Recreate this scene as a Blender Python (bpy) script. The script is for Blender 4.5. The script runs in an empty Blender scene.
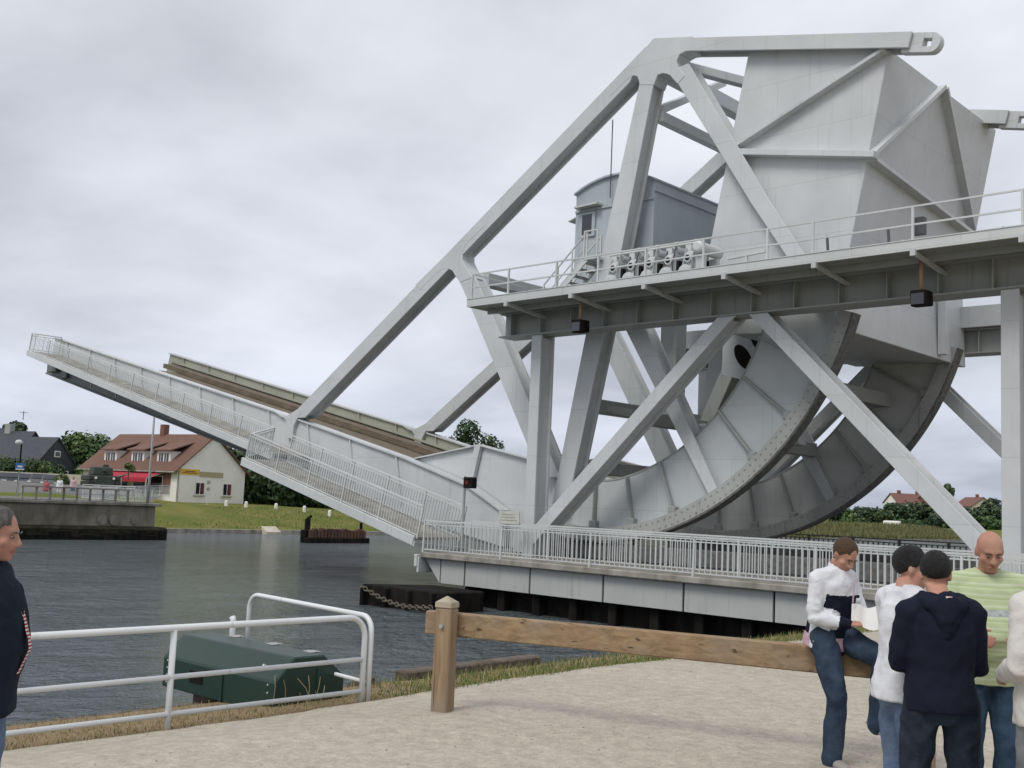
import bpy, bmesh, math, random
from mathutils import Vector, Matrix, noise
V = Vector
SC = bpy.context.scene
COL = SC.collection
rnd = random.Random(7)
R_ = math.radians

# ---------------------------------------------------------------- camera
FPX = 1102.0
CAM = V((0, 0, 1.8))
def _k(px, py): return V((px - 512.0, 384.0 - py, -FPX))
_u = _k(-673, 452).normalized()
_w = _k(1546, 548); _w = (_w - _u * _u.dot(_w)).normalized()
_ex = -_u; _ey = _w; _ez = _ex.cross(_ey)
ROT = Matrix((_ex, _ey, _ez))
def at(px, py, d):
    """survey helper: a point seen at (px, py), d metres away along the view axis"""
    return CAM + (ROT @ _k(px, py)) * (d / FPX)
def on_y(px, py, y):
    r = ROT @ _k(px, py); p = CAM + r * (y / r.y); return (p.x, p.z)
cd = bpy.data.cameras.new('camera'); cam = bpy.data.objects.new('camera', cd); COL.objects.link(cam)
cd.sensor_width = 36; cd.lens = 36 * FPX / 1024; cd.clip_start = .1; cd.clip_end = 5000
cam.matrix_world = Matrix.Translation(CAM) @ ROT.to_4x4()
SC.camera = cam

# ---------------------------------------------------------------- materials
def nodes(name):
    m = bpy.data.materials.new(name); m.use_nodes = True
    nt = m.node_tree; b = nt.nodes['Principled BSDF']
    return m, nt, b
def N(nt, t, **kw):
    n = nt.nodes.new(t)
    for k, v in kw.items():
        if k in n.inputs.keys(): n.inputs[k].default_value = v
        else: setattr(n, k, v)
    return n
def mat(name, col, rough=.6, metal=0, var=.12, scale=3.0, stretch=(1, 1, 1), col2=None, bump=0, bscale=40, spec=.4, lo=.38, hi=.68):
    m, nt, b = nodes(name); L = nt.links.new
    tc = N(nt, 'ShaderNodeTexCoord'); mp = N(nt, 'ShaderNodeMapping'); mp.inputs['Scale'].default_value = stretch
    L(tc.outputs['Object'], mp.inputs['Vector'])
    nz = N(nt, 'ShaderNodeTexNoise', Scale=scale, Detail=6.0, Roughness=.62); L(mp.outputs[0], nz.inputs['Vector'])
    rp = N(nt, 'ShaderNodeValToRGB'); rp.color_ramp.elements[0].position = lo; rp.color_ramp.elements[1].position = hi
    c2 = col2 or tuple(c * (1 - var) for c in col)
    rp.color_ramp.elements[0].color = (*col, 1); rp.color_ramp.elements[1].color = (*c2, 1)
    L(nz.outputs['Fac'], rp.inputs['Fac']); L(rp.outputs[0], b.inputs['Base Color'])
    b.inputs['Roughness'].default_value = rough; b.inputs['Metallic'].default_value = metal
    b.inputs['Specular IOR Level'].default_value = spec
    if bump:
        n2 = N(nt, 'ShaderNodeTexNoise', Scale=bscale, Detail=4.0); L(mp.outputs[0], n2.inputs['Vector'])
        bp = N(nt, 'ShaderNodeBump', Strength=bump, Distance=.02); L(n2.outputs['Fac'], bp.inputs['Height']); L(bp.outputs[0], b.inputs['Normal'])
    return m
def steel(name, col, stain=(.16, .16, .13), amount=.55, rough=.45):
    """weathered paint: broad tone variation, thin run-down streaks of grime and a little rust"""
    m, nt, b = nodes(name); L = nt.links.new
    tc = N(nt, 'ShaderNodeTexCoord')
    n1 = N(nt, 'ShaderNodeTexNoise', Scale=.5, Detail=5.0, Roughness=.6); L(tc.outputs['Object'], n1.inputs['Vector'])
    r1 = N(nt, 'ShaderNodeMapRange'); r1.inputs[1].default_value = .3; r1.inputs[2].default_value = .75; r1.inputs[3].default_value = 1.06; r1.inputs[4].default_value = .86
    L(n1.outputs['Fac'], r1.inputs[0])
    mul = N(nt, 'ShaderNodeMix', data_type='RGBA', blend_type='MULTIPLY'); mul.inputs['Factor'].default_value = 1
    mul.inputs[6].default_value = (*col, 1); L(r1.outputs[0], mul.inputs[7])
    mp = N(nt, 'ShaderNodeMapping'); mp.inputs['Scale'].default_value = (2.6, 2.6, .16); L(tc.outputs['Object'], mp.inputs['Vector'])
    n2 = N(nt, 'ShaderNodeTexNoise', Scale=1.6, Detail=7.0, Roughness=.7); L(mp.outputs[0], n2.inputs['Vector'])
    r2 = N(nt, 'ShaderNodeMapRange'); r2.inputs[1].default_value = .56; r2.inputs[2].default_value = .8; r2.inputs[4].default_value = amount
    L(n2.outputs['Fac'], r2.inputs[0])
    mx = N(nt, 'ShaderNodeMix', data_type='RGBA'); L(r2.outputs[0], mx.inputs['Factor']); L(mul.outputs[2], mx.inputs[6]); mx.inputs[7].default_value = (*stain, 1)
    n3 = N(nt, 'ShaderNodeTexNoise', Scale=4.5, Detail=8.0, Roughness=.75); L(tc.outputs['Object'], n3.inputs['Vector'])
    r3 = N(nt, 'ShaderNodeMapRange'); r3.inputs[1].default_value = .69; r3.inputs[2].default_value = .78; r3.inputs[4].default_value = .6
    L(n3.outputs['Fac'], r3.inputs[0])
    m3 = N(nt, 'ShaderNodeMix', data_type='RGBA'); L(r3.outputs[0], m3.inputs['Factor']); L(mx.outputs[2], m3.inputs[6]); m3.inputs[7].default_value = (.2, .13, .08, 1)
    sx = N(nt, 'ShaderNodeSeparateXYZ'); L(tc.outputs['Object'], sx.inputs[0]); ad = N(nt, 'ShaderNodeMath', operation='ADD'); L(sx.outputs['X'], ad.inputs[0]); L(sx.outputs['Y'], ad.inputs[1])
    cx = N(nt, 'ShaderNodeCombineXYZ'); L(ad.outputs[0], cx.inputs[0]); L(sx.outputs['Z'], cx.inputs[1])
    bk = N(nt, 'ShaderNodeTexBrick', Scale=1.0); bk.inputs['Mortar Size'].default_value = .012; bk.inputs['Brick Width'].default_value = 2.9; bk.inputs['Row Height'].default_value = 1.75; bk.inputs['Color1'].default_value = (1, 1, 1, 1); bk.inputs['Color2'].default_value = (.965, .965, .965, 1); bk.inputs['Mortar'].default_value = (.84, .84, .83, 1); L(cx.outputs[0], bk.inputs['Vector'])
    ms_ = N(nt, 'ShaderNodeMix', data_type='RGBA', blend_type='MULTIPLY'); ms_.inputs['Factor'].default_value = 1; L(m3.outputs[2], ms_.inputs[6]); L(bk.outputs['Color'], ms_.inputs[7])
    L(ms_.outputs[2], b.inputs['Base Color']); b.inputs['Roughness'].default_value = rough; b.inputs['Specular IOR Level'].default_value = .35
    n4 = N(nt, 'ShaderNodeTexNoise', Scale=1.3, Detail=2.0); L(tc.outputs['Object'], n4.inputs['Vector'])
    bp = N(nt, 'ShaderNodeBump', Strength=.25, Distance=.03); L(n4.outputs['Fac'], bp.inputs['Height']); L(bp.outputs[0], b.inputs['Normal'])
    return m
MT = {}
MT['grey'] = steel('pale_grey_paint', (.575, .595, .60), amount=.30)
MT['grey2'] = steel('grey_paint_grimy', (.51, .53, .53), amount=.55)
MT['dirty'] = steel('grimy_grey_paint', (.34, .355, .335), (.10, .10, .085), .8)
MT['dark'] = steel('dark_grey_paint_and_shade', (.15, .165, .165), (.05, .05, .05), .6)
MT['olive'] = steel('olive_grey_paint', (.36, .37, .30), (.15, .15, .12), .5)
MT['web'] = steel('web_paint', (.52, .55, .555), (.2, .21, .19), .4)
MT['webfar'] = steel('web_paint_old', (.52, .53, .51), (.16, .17, .14), .6)
MT['rim'] = steel('rim_paint', (.40, .41, .39), (.07, .07, .06), .95)
MT['tread'] = mat('dark_greased_steel', (.17, .17, .165), .7, .0, col2=(.08, .078, .072), scale=6)
MT['blue'] = steel('blue_grey_cladding', (.43, .485, .515), (.24, .28, .30), .5)
MT['rail'] = steel('pale_rail_paint', (.58, .60, .59), (.25, .24, .2), .4)
MT['white_rail'] = steel('white_pipe_paint', (.68, .70, .70), (.3, .27, .22), .35, .4)
MT['dkrail'] = mat('dark_paint_and_backlit_rail', (.09, .095, .10), .6)
MT['conc'] = mat('weathered_concrete', (.36, .34, .30), .9, var=.4, scale=1.6, stretch=(1, 1, .5), bump=.4, bscale=25, col2=(.16, .15, .12))
MT['conc_pier'] = mat('old_pier_concrete', (.36, .33, .265), .9, scale=.6, stretch=(1, 1, .5), bump=.5, bscale=10, col2=(.13, .12, .09))
MT['algae'] = mat('tidal_algae_band', (.022, .023, .017), .9, col2=(.055, .05, .036), scale=2.2, bump=.6, bscale=8, spec=.1)
MT['panel'] = steel('green_grey_panel_paint', (.46, .47, .45), (.15, .16, .14), .6)
MT['black'] = mat('tarred_timber_and_shadow_black', (.010, .0095, .009), .85, col2=(.026, .023, .02), scale=3, stretch=(1, 1, .3), bump=.5, bscale=14, spec=.08)
MT['road'] = mat('rusty_deck_planks', (.18, .145, .10), .9, col2=(.10, .08, .06), scale=2.5, stretch=(.4, 3, 1), bump=.3)
MT['asphalt'] = mat('asphalt', (.055, .055, .055), .9, var=.3, scale=6, bump=.3)
def woodmat(name, c, c2, axis):
    """sawn softwood: long grain, knots, drying cracks along the fibre, weathered grey patches"""
    m, nt, b = nodes(name); L = nt.links.new
    st = (.6, 9, 9) if axis == 'x' else (9, 9, .6)
    tc = N(nt, 'ShaderNodeTexCoord'); mp = N(nt, 'ShaderNodeMapping'); mp.inputs['Scale'].default_value = st; L(tc.outputs['Object'], mp.inputs['Vector'])
    if axis == 'x': mp.inputs['Rotation'].default_value = (0, 0, -.322)
    n1 = N(nt, 'ShaderNodeTexNoise', Scale=2.2, Detail=7.0, Roughness=.6, Distortion=.8); L(mp.outputs[0], n1.inputs['Vector'])
    r = N(nt, 'ShaderNodeValToRGB'); L(n1.outputs['Fac'], r.inputs[0]); r.color_ramp.elements[0].position = .36; r.color_ramp.elements[0].color = (*c, 1); r.color_ramp.elements[1].position = .66; r.color_ramp.elements[1].color = (*c2, 1)
    n2 = N(nt, 'ShaderNodeTexNoise', Scale=2.4, Detail=4.0); L(tc.outputs['Object'], n2.inputs['Vector'])
    r2 = N(nt, 'ShaderNodeMapRange'); r2.inputs[1].default_value = .45; r2.inputs[2].default_value = .7; r2.inputs[4].default_value = .65; L(n2.outputs['Fac'], r2.inputs[0])
    g = N(nt, 'ShaderNodeMix', data_type='RGBA'); L(r2.outputs[0], g.inputs['Factor']); L(r.outputs[0], g.inputs[6]); g.inputs[7].default_value = (.27, .235, .185, 1)
    mp2 = N(nt, 'ShaderNodeMapping'); mp2.inputs['Scale'].default_value = tuple(x * .35 if x > 1 else x for x in st); mp2.inputs['Rotation'].default_value = mp.inputs['Rotation'].default_value; L(tc.outputs['Object'], mp2.inputs['Vector'])
    v = N(nt, 'ShaderNodeTexVoronoi', Scale=3.2); L(mp2.outputs[0], v.inputs['Vector'])
    r3 = N(nt, 'ShaderNodeMapRange'); r3.inputs[1].default_value = .05; r3.inputs[2].default_value = .13; r3.inputs[3].default_value = .45; r3.inputs[4].default_value = 0; L(v.outputs['Distance'], r3.inputs[0])
    k = N(nt, 'ShaderNodeMix', data_type='RGBA'); L(r3.outputs[0], k.inputs['Factor']); L(g.outputs[2], k.inputs[6]); k.inputs[7].default_value = (.09, .05, .025, 1)
    mp3 = N(nt, 'ShaderNodeMapping'); mp3.inputs['Scale'].default_value = tuple(x * 2.2 if x > 1 else x * 1.3 for x in st); mp3.inputs['Rotation'].default_value = mp.inputs['Rotation'].default_value; L(tc.outputs['Object'], mp3.inputs['Vector'])
    n3 = N(nt, 'ShaderNodeTexNoise', Scale=1.1, Detail=3.0, Roughness=.5); L(mp3.outputs[0], n3.inputs['Vector'])
    r4 = N(nt, 'ShaderNodeMapRange'); r4.inputs[1].default_value = .655; r4.inputs[2].default_value = .69; r4.inputs[4].default_value = .8; L(n3.outputs['Fac'], r4.inputs[0])
    q = N(nt, 'ShaderNodeMix', data_type='RGBA'); L(r4.outputs[0], q.inputs['Factor']); L(k.outputs[2], q.inputs[6]); q.inputs[7].default_value = (.06, .04, .025, 1)
    L(q.outputs[2], b.inputs['Base Color']); b.inputs['Roughness'].default_value = .8; b.inputs['Specular IOR Level'].default_value = .2
    sb = N(nt, 'ShaderNodeMath', operation='SUBTRACT'); L(n1.outputs['Fac'], sb.inputs[0]); L(r4.outputs[0], sb.inputs[1])
    bp = N(nt, 'ShaderNodeBump', Strength=.5, Distance=.01); L(sb.outputs[0], bp.inputs['Height']); L(bp.outputs[0], b.inputs['Normal'])
    return m
MT['wood'] = woodmat('sawn_pine', (.33, .235, .14), (.21, .14, .08), 'x')
MT['woodpost'] = woodmat('sawn_pine_post', (.34, .245, .15), (.22, .15, .09), 'z')
MT['oldwood'] = mat('grey_old_timber', (.16, .13, .10), .9, col2=(.07, .055, .04), scale=4, stretch=(.5, 4, 4), bump=.5)
MT['rustwood'] = mat('rust_brown_timber', (.15, .075, .05), .85, col2=(.06, .035, .028), scale=2.5, stretch=(1, 1, .3), bump=.5, bscale=12)
MT['boxgreen'] = steel('dark_green_box_paint', (.018, .043, .033), (.06, .06, .045), .6, .4)
MT['boxgreen_top'] = MT['boxgreen']
MT['glass'] = mat('dark_glass', (.02, .024, .03), .08, spec=.8, var=.1)
MT['whitepaint'] = mat('white_paint', (.76, .75, .70), .6, var=.12)
MT['cream'] = mat('cream_render', (.85, .83, .76), .9, var=.10, scale=.6, bump=.2, bscale=20)
MT['cream2'] = mat('cream_stone', (.55, .50, .40), .9, var=.25, scale=1)
MT['slate'] = mat('dark_slate', (.035, .04, .048), .6, col2=(.06, .065, .075), scale=2, stretch=(1, 1, 3), bump=.3, bscale=8)
MT['yellow'] = mat('yellow_sign', (.75, .46, .05), .6)
MT['beige'] = mat('beige_sign', (.42, .36, .22), .6)
MT['redcloth'] = mat('red_canvas', (.42, .03, .05), .85, var=.3, scale=2)
MT['maroon'] = mat('maroon_paint', (.14, .03, .035), .6)
MT['brick'] = mat('brown_brick', (.22, .11, .075), .9, col2=(.13, .07, .05), scale=8, stretch=(1, 1, 3))
MT['tank'] = mat('army_green_paint', (.05, .062, .05), .75, var=.4, scale=1.5)
MT['track'] = mat('dark_track_steel', (.025, .025, .025), .6, .3)
MT['redlens'] = mat('red_lens', (.25, .01, .01), .3)
MT['rustpipe'] = steel('rust_streaked_pipe', (.33, .22, .14), (.55, .5, .4), .5)
MT['bluesign'] = mat('blue_sign', (.05, .17, .4), .5)
MT['plaque'] = mat('pale_plaque', (.55, .55, .5), .6, var=.2)
MT['lettering'] = mat('faded_dark_lettering', (.12, .12, .12), .8)
MT['bark'] = mat('bark', (.09, .07, .05), .95, var=.4, scale=3, stretch=(1, 1, .3), bump=.6)
MT['paper'] = mat('white_paper', (.72, .71, .69), .8, var=.06)

def tiles(name, c1, c2, mort, scale=3.2):
    m, nt, b = nodes(name); L = nt.links.new
    tc = N(nt, 'ShaderNodeTexCoord')
    nz = N(nt, 'ShaderNodeTexNoise', Scale=.9, Detail=5.0); L(tc.outputs['Object'], nz.inputs['Vector'])
    wv = N(nt, 'ShaderNodeTexWave', wave_type='BANDS', bands_direction='Z', Scale=scale, Distortion=.4); L(tc.outputs['Object'], wv.inputs['Vector'])
    mx = N(nt, 'ShaderNodeMix', data_type='RGBA'); L(nz.outputs['Fac'], mx.inputs['Factor']); mx.inputs[6].default_value = (*c1, 1); mx.inputs[7].default_value = (*c2, 1)
    m2 = N(nt, 'ShaderNodeMix', data_type='RGBA'); r = N(nt, 'ShaderNodeMapRange'); r.inputs[1].default_value = .0; r.inputs[2].default_value = .25; r.inputs[3].default_value = .55; r.inputs[4].default_value = 0
    L(wv.outputs['Fac'], r.inputs[0]); L(r.outputs[0], m2.inputs['Factor']); L(mx.outputs[2], m2.inputs[6]); m2.inputs[7].default_value = (*mort, 1)
    L(m2.outputs[2], b.inputs['Base Color']); b.inputs['Roughness'].default_value = .85
    bp = N(nt, 'ShaderNodeBump', Strength=.5, Distance=.04); L(wv.outputs['Fac'], bp.inputs['Height']); L(bp.outputs[0], b.inputs['Normal'])
    return m
MT['rooftile'] = tiles('clay_roof_tiles', (.20, .105, .07), (.135, .075, .055), (.07, .04, .03))
MT['redroof'] = tiles('red_roof_tiles', (.22, .10, .08), (.17, .085, .07), (.08, .04, .03))

def leafmat(name, c):
    m, nt, b = nodes(name); L = nt.links.new
    g = N(nt, 'ShaderNodeNewGeometry'); hs = N(nt, 'ShaderNodeHueSaturation'); hs.inputs['Color'].default_value = (*c, 1)
    r = N(nt, 'ShaderNodeMapRange'); r.inputs[3].default_value = .55; r.inputs[4].default_value = 1.5
    L(g.outputs['Random Per Island'], r.inputs[0]); L(r.outputs[0], hs.inputs['Value'])
    L(hs.outputs[0], b.inputs['Base Color']); b.inputs['Roughness'].default_value = .55; b.inputs['Specular IOR Level'].default_value = .3
    return m
LEAF = [leafmat('leaf_dark', (.026, .056, .018)), leafmat('leaf_mid', (.044, .088, .026)), leafmat('leaf_light', (.08, .13, .04))]
LEAFD = [leafmat('leaf_deep', (.03, .06, .022)), leafmat('leaf_deep_mid', (.03, .06, .022)), leafmat('leaf_deep_light', (.046, .08, .028))]

# ---------------------------------------------------------------- mesh builder
class MB:
    def __init__(s): s.v = []; s.f = []; s.m = []
    def add(s, vs, fs, mi=0):
        o = len(s.v); s.v += [V(p) for p in vs]; s.f += [tuple(i + o for i in f) for f in fs]; s.m += [mi] * len(fs)
    def hexa(s, a, b, mi=0):
        """8 corner solid from two matching quads"""
        s.add(list(a) + list(b), [(3, 2, 1, 0), (4, 5, 6, 7), (0, 1, 5, 4), (1, 2, 6, 5), (2, 3, 7, 6), (3, 0, 4, 7)], mi)
    def box(s, x0, x1, y0, y1, z0, z1, mi=0):
        s.hexa([(x0, y0, z0), (x1, y0, z0), (x1, y1, z0), (x0, y1, z0)], [(x0, y0, z1), (x1, y0, z1), (x1, y1, z1), (x0, y1, z1)], mi)
    def prism(s, poly, y0, y1, mi=0, M=None):
        """XZ outline extruded along Y"""
        n = len(poly)
        area = sum(poly[i][0] * poly[(i + 1) % n][1] - poly[(i + 1) % n][0] * poly[i][1] for i in range(n))
        if area < 0: poly = poly[::-1]
        vs = [V((p[0], y0, p[1])) for p in poly] + [V((p[0], y1, p[1])) for p in poly]
        if M: vs = [M @ p for p in vs]
        fs = [tuple(range(n)), tuple(range(2 * n - 1, n - 1, -1))] + [(i + n, (i + 1) % n + n, (i + 1) % n, i) for i in range(n)]
        s.add(vs, fs, mi)
    def bar(s, p0, p1, w, d=None, up=(0, 0, 1), mi=0):
        """rectangular bar; w across (sideways), d along up"""
        p0, p1 = V(p0), V(p1); d = w if d is None else d
        t = (p1 - p0).normalized(); u = V(up); u = u - t * u.dot(t)
        if u.length < 1e-4: u = V((0, 1, 0)) - t * t.y
        u.normalize(); q = t.cross(u)
        a = [p0 + q * (i * w / 2) + u * (j * d / 2) for i, j in ((-1, -1), (1, -1), (1, 1), (-1, 1))]
        s.hexa(a, [p + (p1 - p0) for p in a], mi)
    def tube(s, pts, r, n=8, mi=0, caps=True):
        pts = [V(p) for p in pts]; rr = r if isinstance(r, (list, tuple)) else [r] * len(pts)
        t0 = (pts[1] - pts[0]).normalized(); u = V((0, 0, 1)); u = u - t0 * u.dot(t0)
        if u.length < .1: u = V((1, 0, 0)) - t0 * t0.x
        u.normalize(); vs = []
        for i, p in enumerate(pts):
            a = pts[max(i - 1, 0)]; b = pts[min(i + 1, len(pts) - 1)]; t = (b - a).normalized()
            u = (u - t * u.dot(t)).normalized(); q = t.cross(u)
            vs += [p + (u * math.cos(2 * math.pi * k / n) + q * math.sin(2 * math.pi * k / n)) * rr[i] for k in range(n)]
        fs = [(i * n + k, i * n + (k + 1) % n, (i + 1) * n + (k + 1) % n, (i + 1) * n + k) for i in range(len(pts) - 1) for k in range(n)]
        if caps: fs += [tuple(range(n - 1, -1, -1)), tuple(range((len(pts) - 1) * n, len(pts) * n))]
        s.add(vs, fs, mi)
    def ell(s, c, r, n=12, m=8, mi=0, M=None):
        c = V(c); vs = []
        for i in range(1, m):
            th = math.pi * i / m
            for k in range(n):
                ph = 2 * math.pi * k / n
                vs.append(V((r[0] * math.sin(th) * math.cos(ph), r[1] * math.sin(th) * math.sin(ph), r[2] * math.cos(th))))
        vs += [V((0, 0, r[2])), V((0, 0, -r[2]))]
        if M: vs = [M @ p for p in vs]
        fs = [(i * n + k, (i + 1) * n + k, (i + 1) * n + (k + 1) % n, i * n + (k + 1) % n) for i in range(m - 2) for k in range(n)]
        t = len(vs) - 2
        fs += [(t, k, (k + 1) % n) for k in range(n)] + [(t + 1, (m - 2) * n + (k + 1) % n, (m - 2) * n + k) for k in range(n)]
        s.add([c + p for p in vs], fs, mi)
    def build(s, name, mats, parent=None, bevel=0, smooth=False, local=False):
        me = bpy.data.meshes.new(name)
        o = V((0, 0, 0))
        if parent is not None and not local: o = wloc(parent)
        me.from_pydata([p - o for p in s.v], [], s.f)
        ms = mats if isinstance(mats, (list, tuple)) else [mats]
        for m in ms: me.materials.append(MT[m] if isinstance(m, str) else m)
        for p, i in zip(me.polygons, s.m): p.material_index = i; p.use_smooth = smooth
        me.update()
        ob = bpy.data.objects.new(name, me); COL.objects.link(ob)
        if parent is not None: ob.parent = parent
        if bevel:
            b = ob.modifiers.new('bevel', 'BEVEL'); b.width = bevel; b.segments = 1; b.limit_method = 'ANGLE'; b.angle_limit = R_(40)
        return ob
def inset(poly, d):
    """offset a polygon inwards by d"""
    n = len(poly); area = sum(poly[i][0] * poly[(i + 1) % n][1] - poly[(i + 1) % n][0] * poly[i][1] for i in range(n))
    P = poly if area > 0 else poly[::-1]; out = []
    for i in range(n):
        a, b, c = V(P[i - 1]), V(P[i]), V(P[(i + 1) % n]); e1 = (b - a).normalized(); e2 = (c - b).normalized()
        n1 = V((-e1.y, e1.x)); n2 = V((-e2.y, e2.x)); m = (n1 + n2); k = d / max(.35, 1 + n1.dot(n2)); out.append(tuple(b + m * k))
    return out
def hsection(b, poly, y0, y1, d=.15, t=.10):
    """riveted box member: two flange plates with the web recessed between them to darken the sides"""
    b.prism(poly, y0, y0 + t); b.prism(poly, y1 - t, y1); b.prism(inset(poly, d), y0 + t, y1 - t)
def wloc(o):
    p = V(o.location)
    while o.parent: o = o.parent; p += V(o.location)
    return p
def thing(name, label, cat, loc=(0, 0, 0), group=None, rz=0):
    o = bpy.data.objects.new(name, None); COL.objects.link(o); o.location = loc; o.rotation_euler = (0, 0, rz)
    o.empty_display_size = .3
    return tag(o, label, cat, group)
def tag(o, label, cat, group=None):
    o['label'] = label; o['category'] = cat; o['kind'] = 'thing'
    if group: o['group'] = group
    return o
def kind(o, k): o['kind'] = k; return o
def kids(o): return [c for c in COL.objects if c.parent == o]
def copy_tree(o, parent=None):
    c = o.copy(); COL.objects.link(c)
    if parent is not None: c.parent = parent
    for ch in kids(o): copy_tree(ch, c)
    return c
def lerp(a, b, t): return a + (b - a) * t
def pl(pts, x):
    """piecewise linear through (x, z) points"""
    pts = sorted(pts)
    if x <= pts[0][0]: a, b = pts[0], pts[1]
    elif x >= pts[-1][0]: a, b = pts[-2], pts[-1]
    else:
        for a, b in zip(pts, pts[1:]):
            if a[0] <= x <= b[0]: break
    return a[1] + (b[1] - a[1]) * (x - a[0]) / (b[0] - a[0])

def railing(parent, p0, p1, h, up=(0, 0, 1), post=2.6, bal=.17, m='rail', gap=.1, posts=True, mp=None, out=0, bw=.026, pw=.05):
    """handrail, posts and one panel of balusters per bay, as parts of parent"""
    p0, p1, up = V(p0), V(p1), V(up).normalized(); L = (p1 - p0).length; t = (p1 - p0) / L
    n = max(1, round(L / post)); side = t.cross(up)
    r = MB(); r.bar(p0 + up * h, p1 + up * h, .075, .05, up); r.build('handrail', m, parent)
    for i in range(n):
        a = p0 + t * (L * i / n); b = p0 + t * (L * (i + 1) / n)
        g = MB()
        g.bar(a + up * (h - .13) + t * .03, b + up * (h - .13) - t * .03, .035, .035, up)
        g.bar(a + up * gap + t * .03, b + up * gap - t * .03, .035, .035, up)
        k = max(2, int((b - a).length / bal))
        for j in range(1, k): 
            q = a + (b - a) * (j / k); g.bar(q + up * gap, q + up * (h - .13), bw, bw, t)
        g.build('baluster_panel', m, parent)
    if posts:
        for i in range(n + 1):
            q = p0 + t * (L * i / n); g = MB(); g.bar(q - up * .02 + side * out, q + up * (h - .02), pw, pw + .01, t); g.build('post', mp or m, parent)
# ---------------------------------------------------------------- the bascule bridge (one moving thing)
Y1, Y2, TT = 30.4, 38.45, .70
bridge = thing('bascule_bridge', 'pale grey rolling bascule bridge with raised leaf, raking trusses, curved rolling segments and big counterweight', 'bridge', (-24.5, 30.4, 0))
def truss(y, m):
    def px1(x, z): return on_y(610 + x / 4, 10 + z / 4, Y1)
    def px2(x, z): return on_y(400 + x / 4, 200 + z / 4, Y1)
    def px3(x, z): return on_y(200 + x / 4, 370 + z / 4, Y1)
    g = MB(); e = .004
    g.prism([px1(*p) for p in ((0, 310), (175, 112), (330, 105), (330, 162), (300, 166), (278, 178), (266, 203), (272, 228), (300, 262), (270, 296), (240, 262), (228, 256), (210, 253), (190, 260), (180, 285), (175, 300), (118, 300), (115, 282), (108, 266), (95, 262), (75, 272), (30, 318), (0, 345))], y - e, y + TT + e)
    t = g.build('main_truss', m, bridge, bevel=.015); g = MB()
    g.prism([px2(*p) for p in ((60, 340), (300, 103), (345, 97), (262, 180), (250, 210), (250, 240), (262, 265), (290, 310), (240, 330), (222, 305), (208, 282), (190, 274), (165, 278), (80, 360))], y - e, y + TT + e)
    g.build('gusset_plate', m, t, bevel=.015); g = MB()
    g.prism([px3(*p) for p in ((290, 162), (325, 176), (348, 182), (400, 150), (410, 160), (388, 196), (374, 225), (368, 275), (345, 272), (344, 205), (336, 192), (318, 184))], y - e, y + TT + e)
    g.build('gusset_plate', m, t, bevel=.015)
    def member(name, poly, k):
        b = MB(); hsection(b, poly, y + .004 * k, y + TT - .004 * k); b.build(name, m, t, bevel=.012)
    member('raking_leg', [(-42.75, 5.30), (-22.75, 18.16), (-23.4, 17.0), (-41.5, 5.30)], 1)
    member('top_chord', [(-22.40, 18.38), (-13.02, 16.11), (-13.14, 15.64), (-20.93, 17.54), (-22.0, 17.8)], 0)
    member('strut', [(-22.92, 17.0), (-24.38, 10.95), (-26.35, 1.6), (-25.62, 1.6), (-23.49, 11.03), (-22.28, 17.0)], 2)
    member('strut', [(-32.0, 11.05), (-31.2, 9.85), (-27.63, 3.98), (-26.9, 2.8), (-26.0, 2.8), (-27.51, 5.4), (-29.58, 8.78), (-30.99, 10.95)], 3)
    member('strut', [(-21.64, 17.0), (-18.35, 11.8), (-17.06, 9.92), (-15.8, 8.0), (-15.2, 8.0), (-17.62, 11.68), (-20.9, 17.1)], 4)
    member('strut', [(-24.1, 9.4), (-23.24, 8.02), (-19.56, 2.18), (-19.12, 2.10), (-20.84, 5.18), (-22.37, 7.95), (-23.2, 9.4)], 5)
    # eye lug on the chord end, with a square pin hole
    l = MB(); ya, yb = y + .12, y + .42
    q = on_y(925.5, 40.7, Y1); cx, cz = q; a = math.atan2(-.24, 1)
    D = lambda u, v: (cx + u * math.cos(a) - v * math.sin(a), cz + u * math.sin(a) + v * math.cos(a))
    l.prism([D(-.75, -.3), D(-.13, -.3), D(-.13, .3), D(-.75, .3)], ya, yb)
    l.prism([D(-.13, .12), D(.13, .12), D(.13, .3), D(-.13, .3)], ya, yb)
    l.prism([D(-.13, -.3), D(.13, -.3), D(.13, -.12), D(-.13, -.12)], ya, yb)
    l.prism([D(.13, -.3)] + [D(.13 + .26 * math.cos(i), .3 * math.sin(i)) for i in [R_(-90 + 15 * k) for k in range(1, 12)]] + [D(.13, .3)], ya, yb)
    l.build('eye_lug', m, t, bevel=.01)
truss(Y1, 'grey'); truss(Y2, 'grey2')

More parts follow.
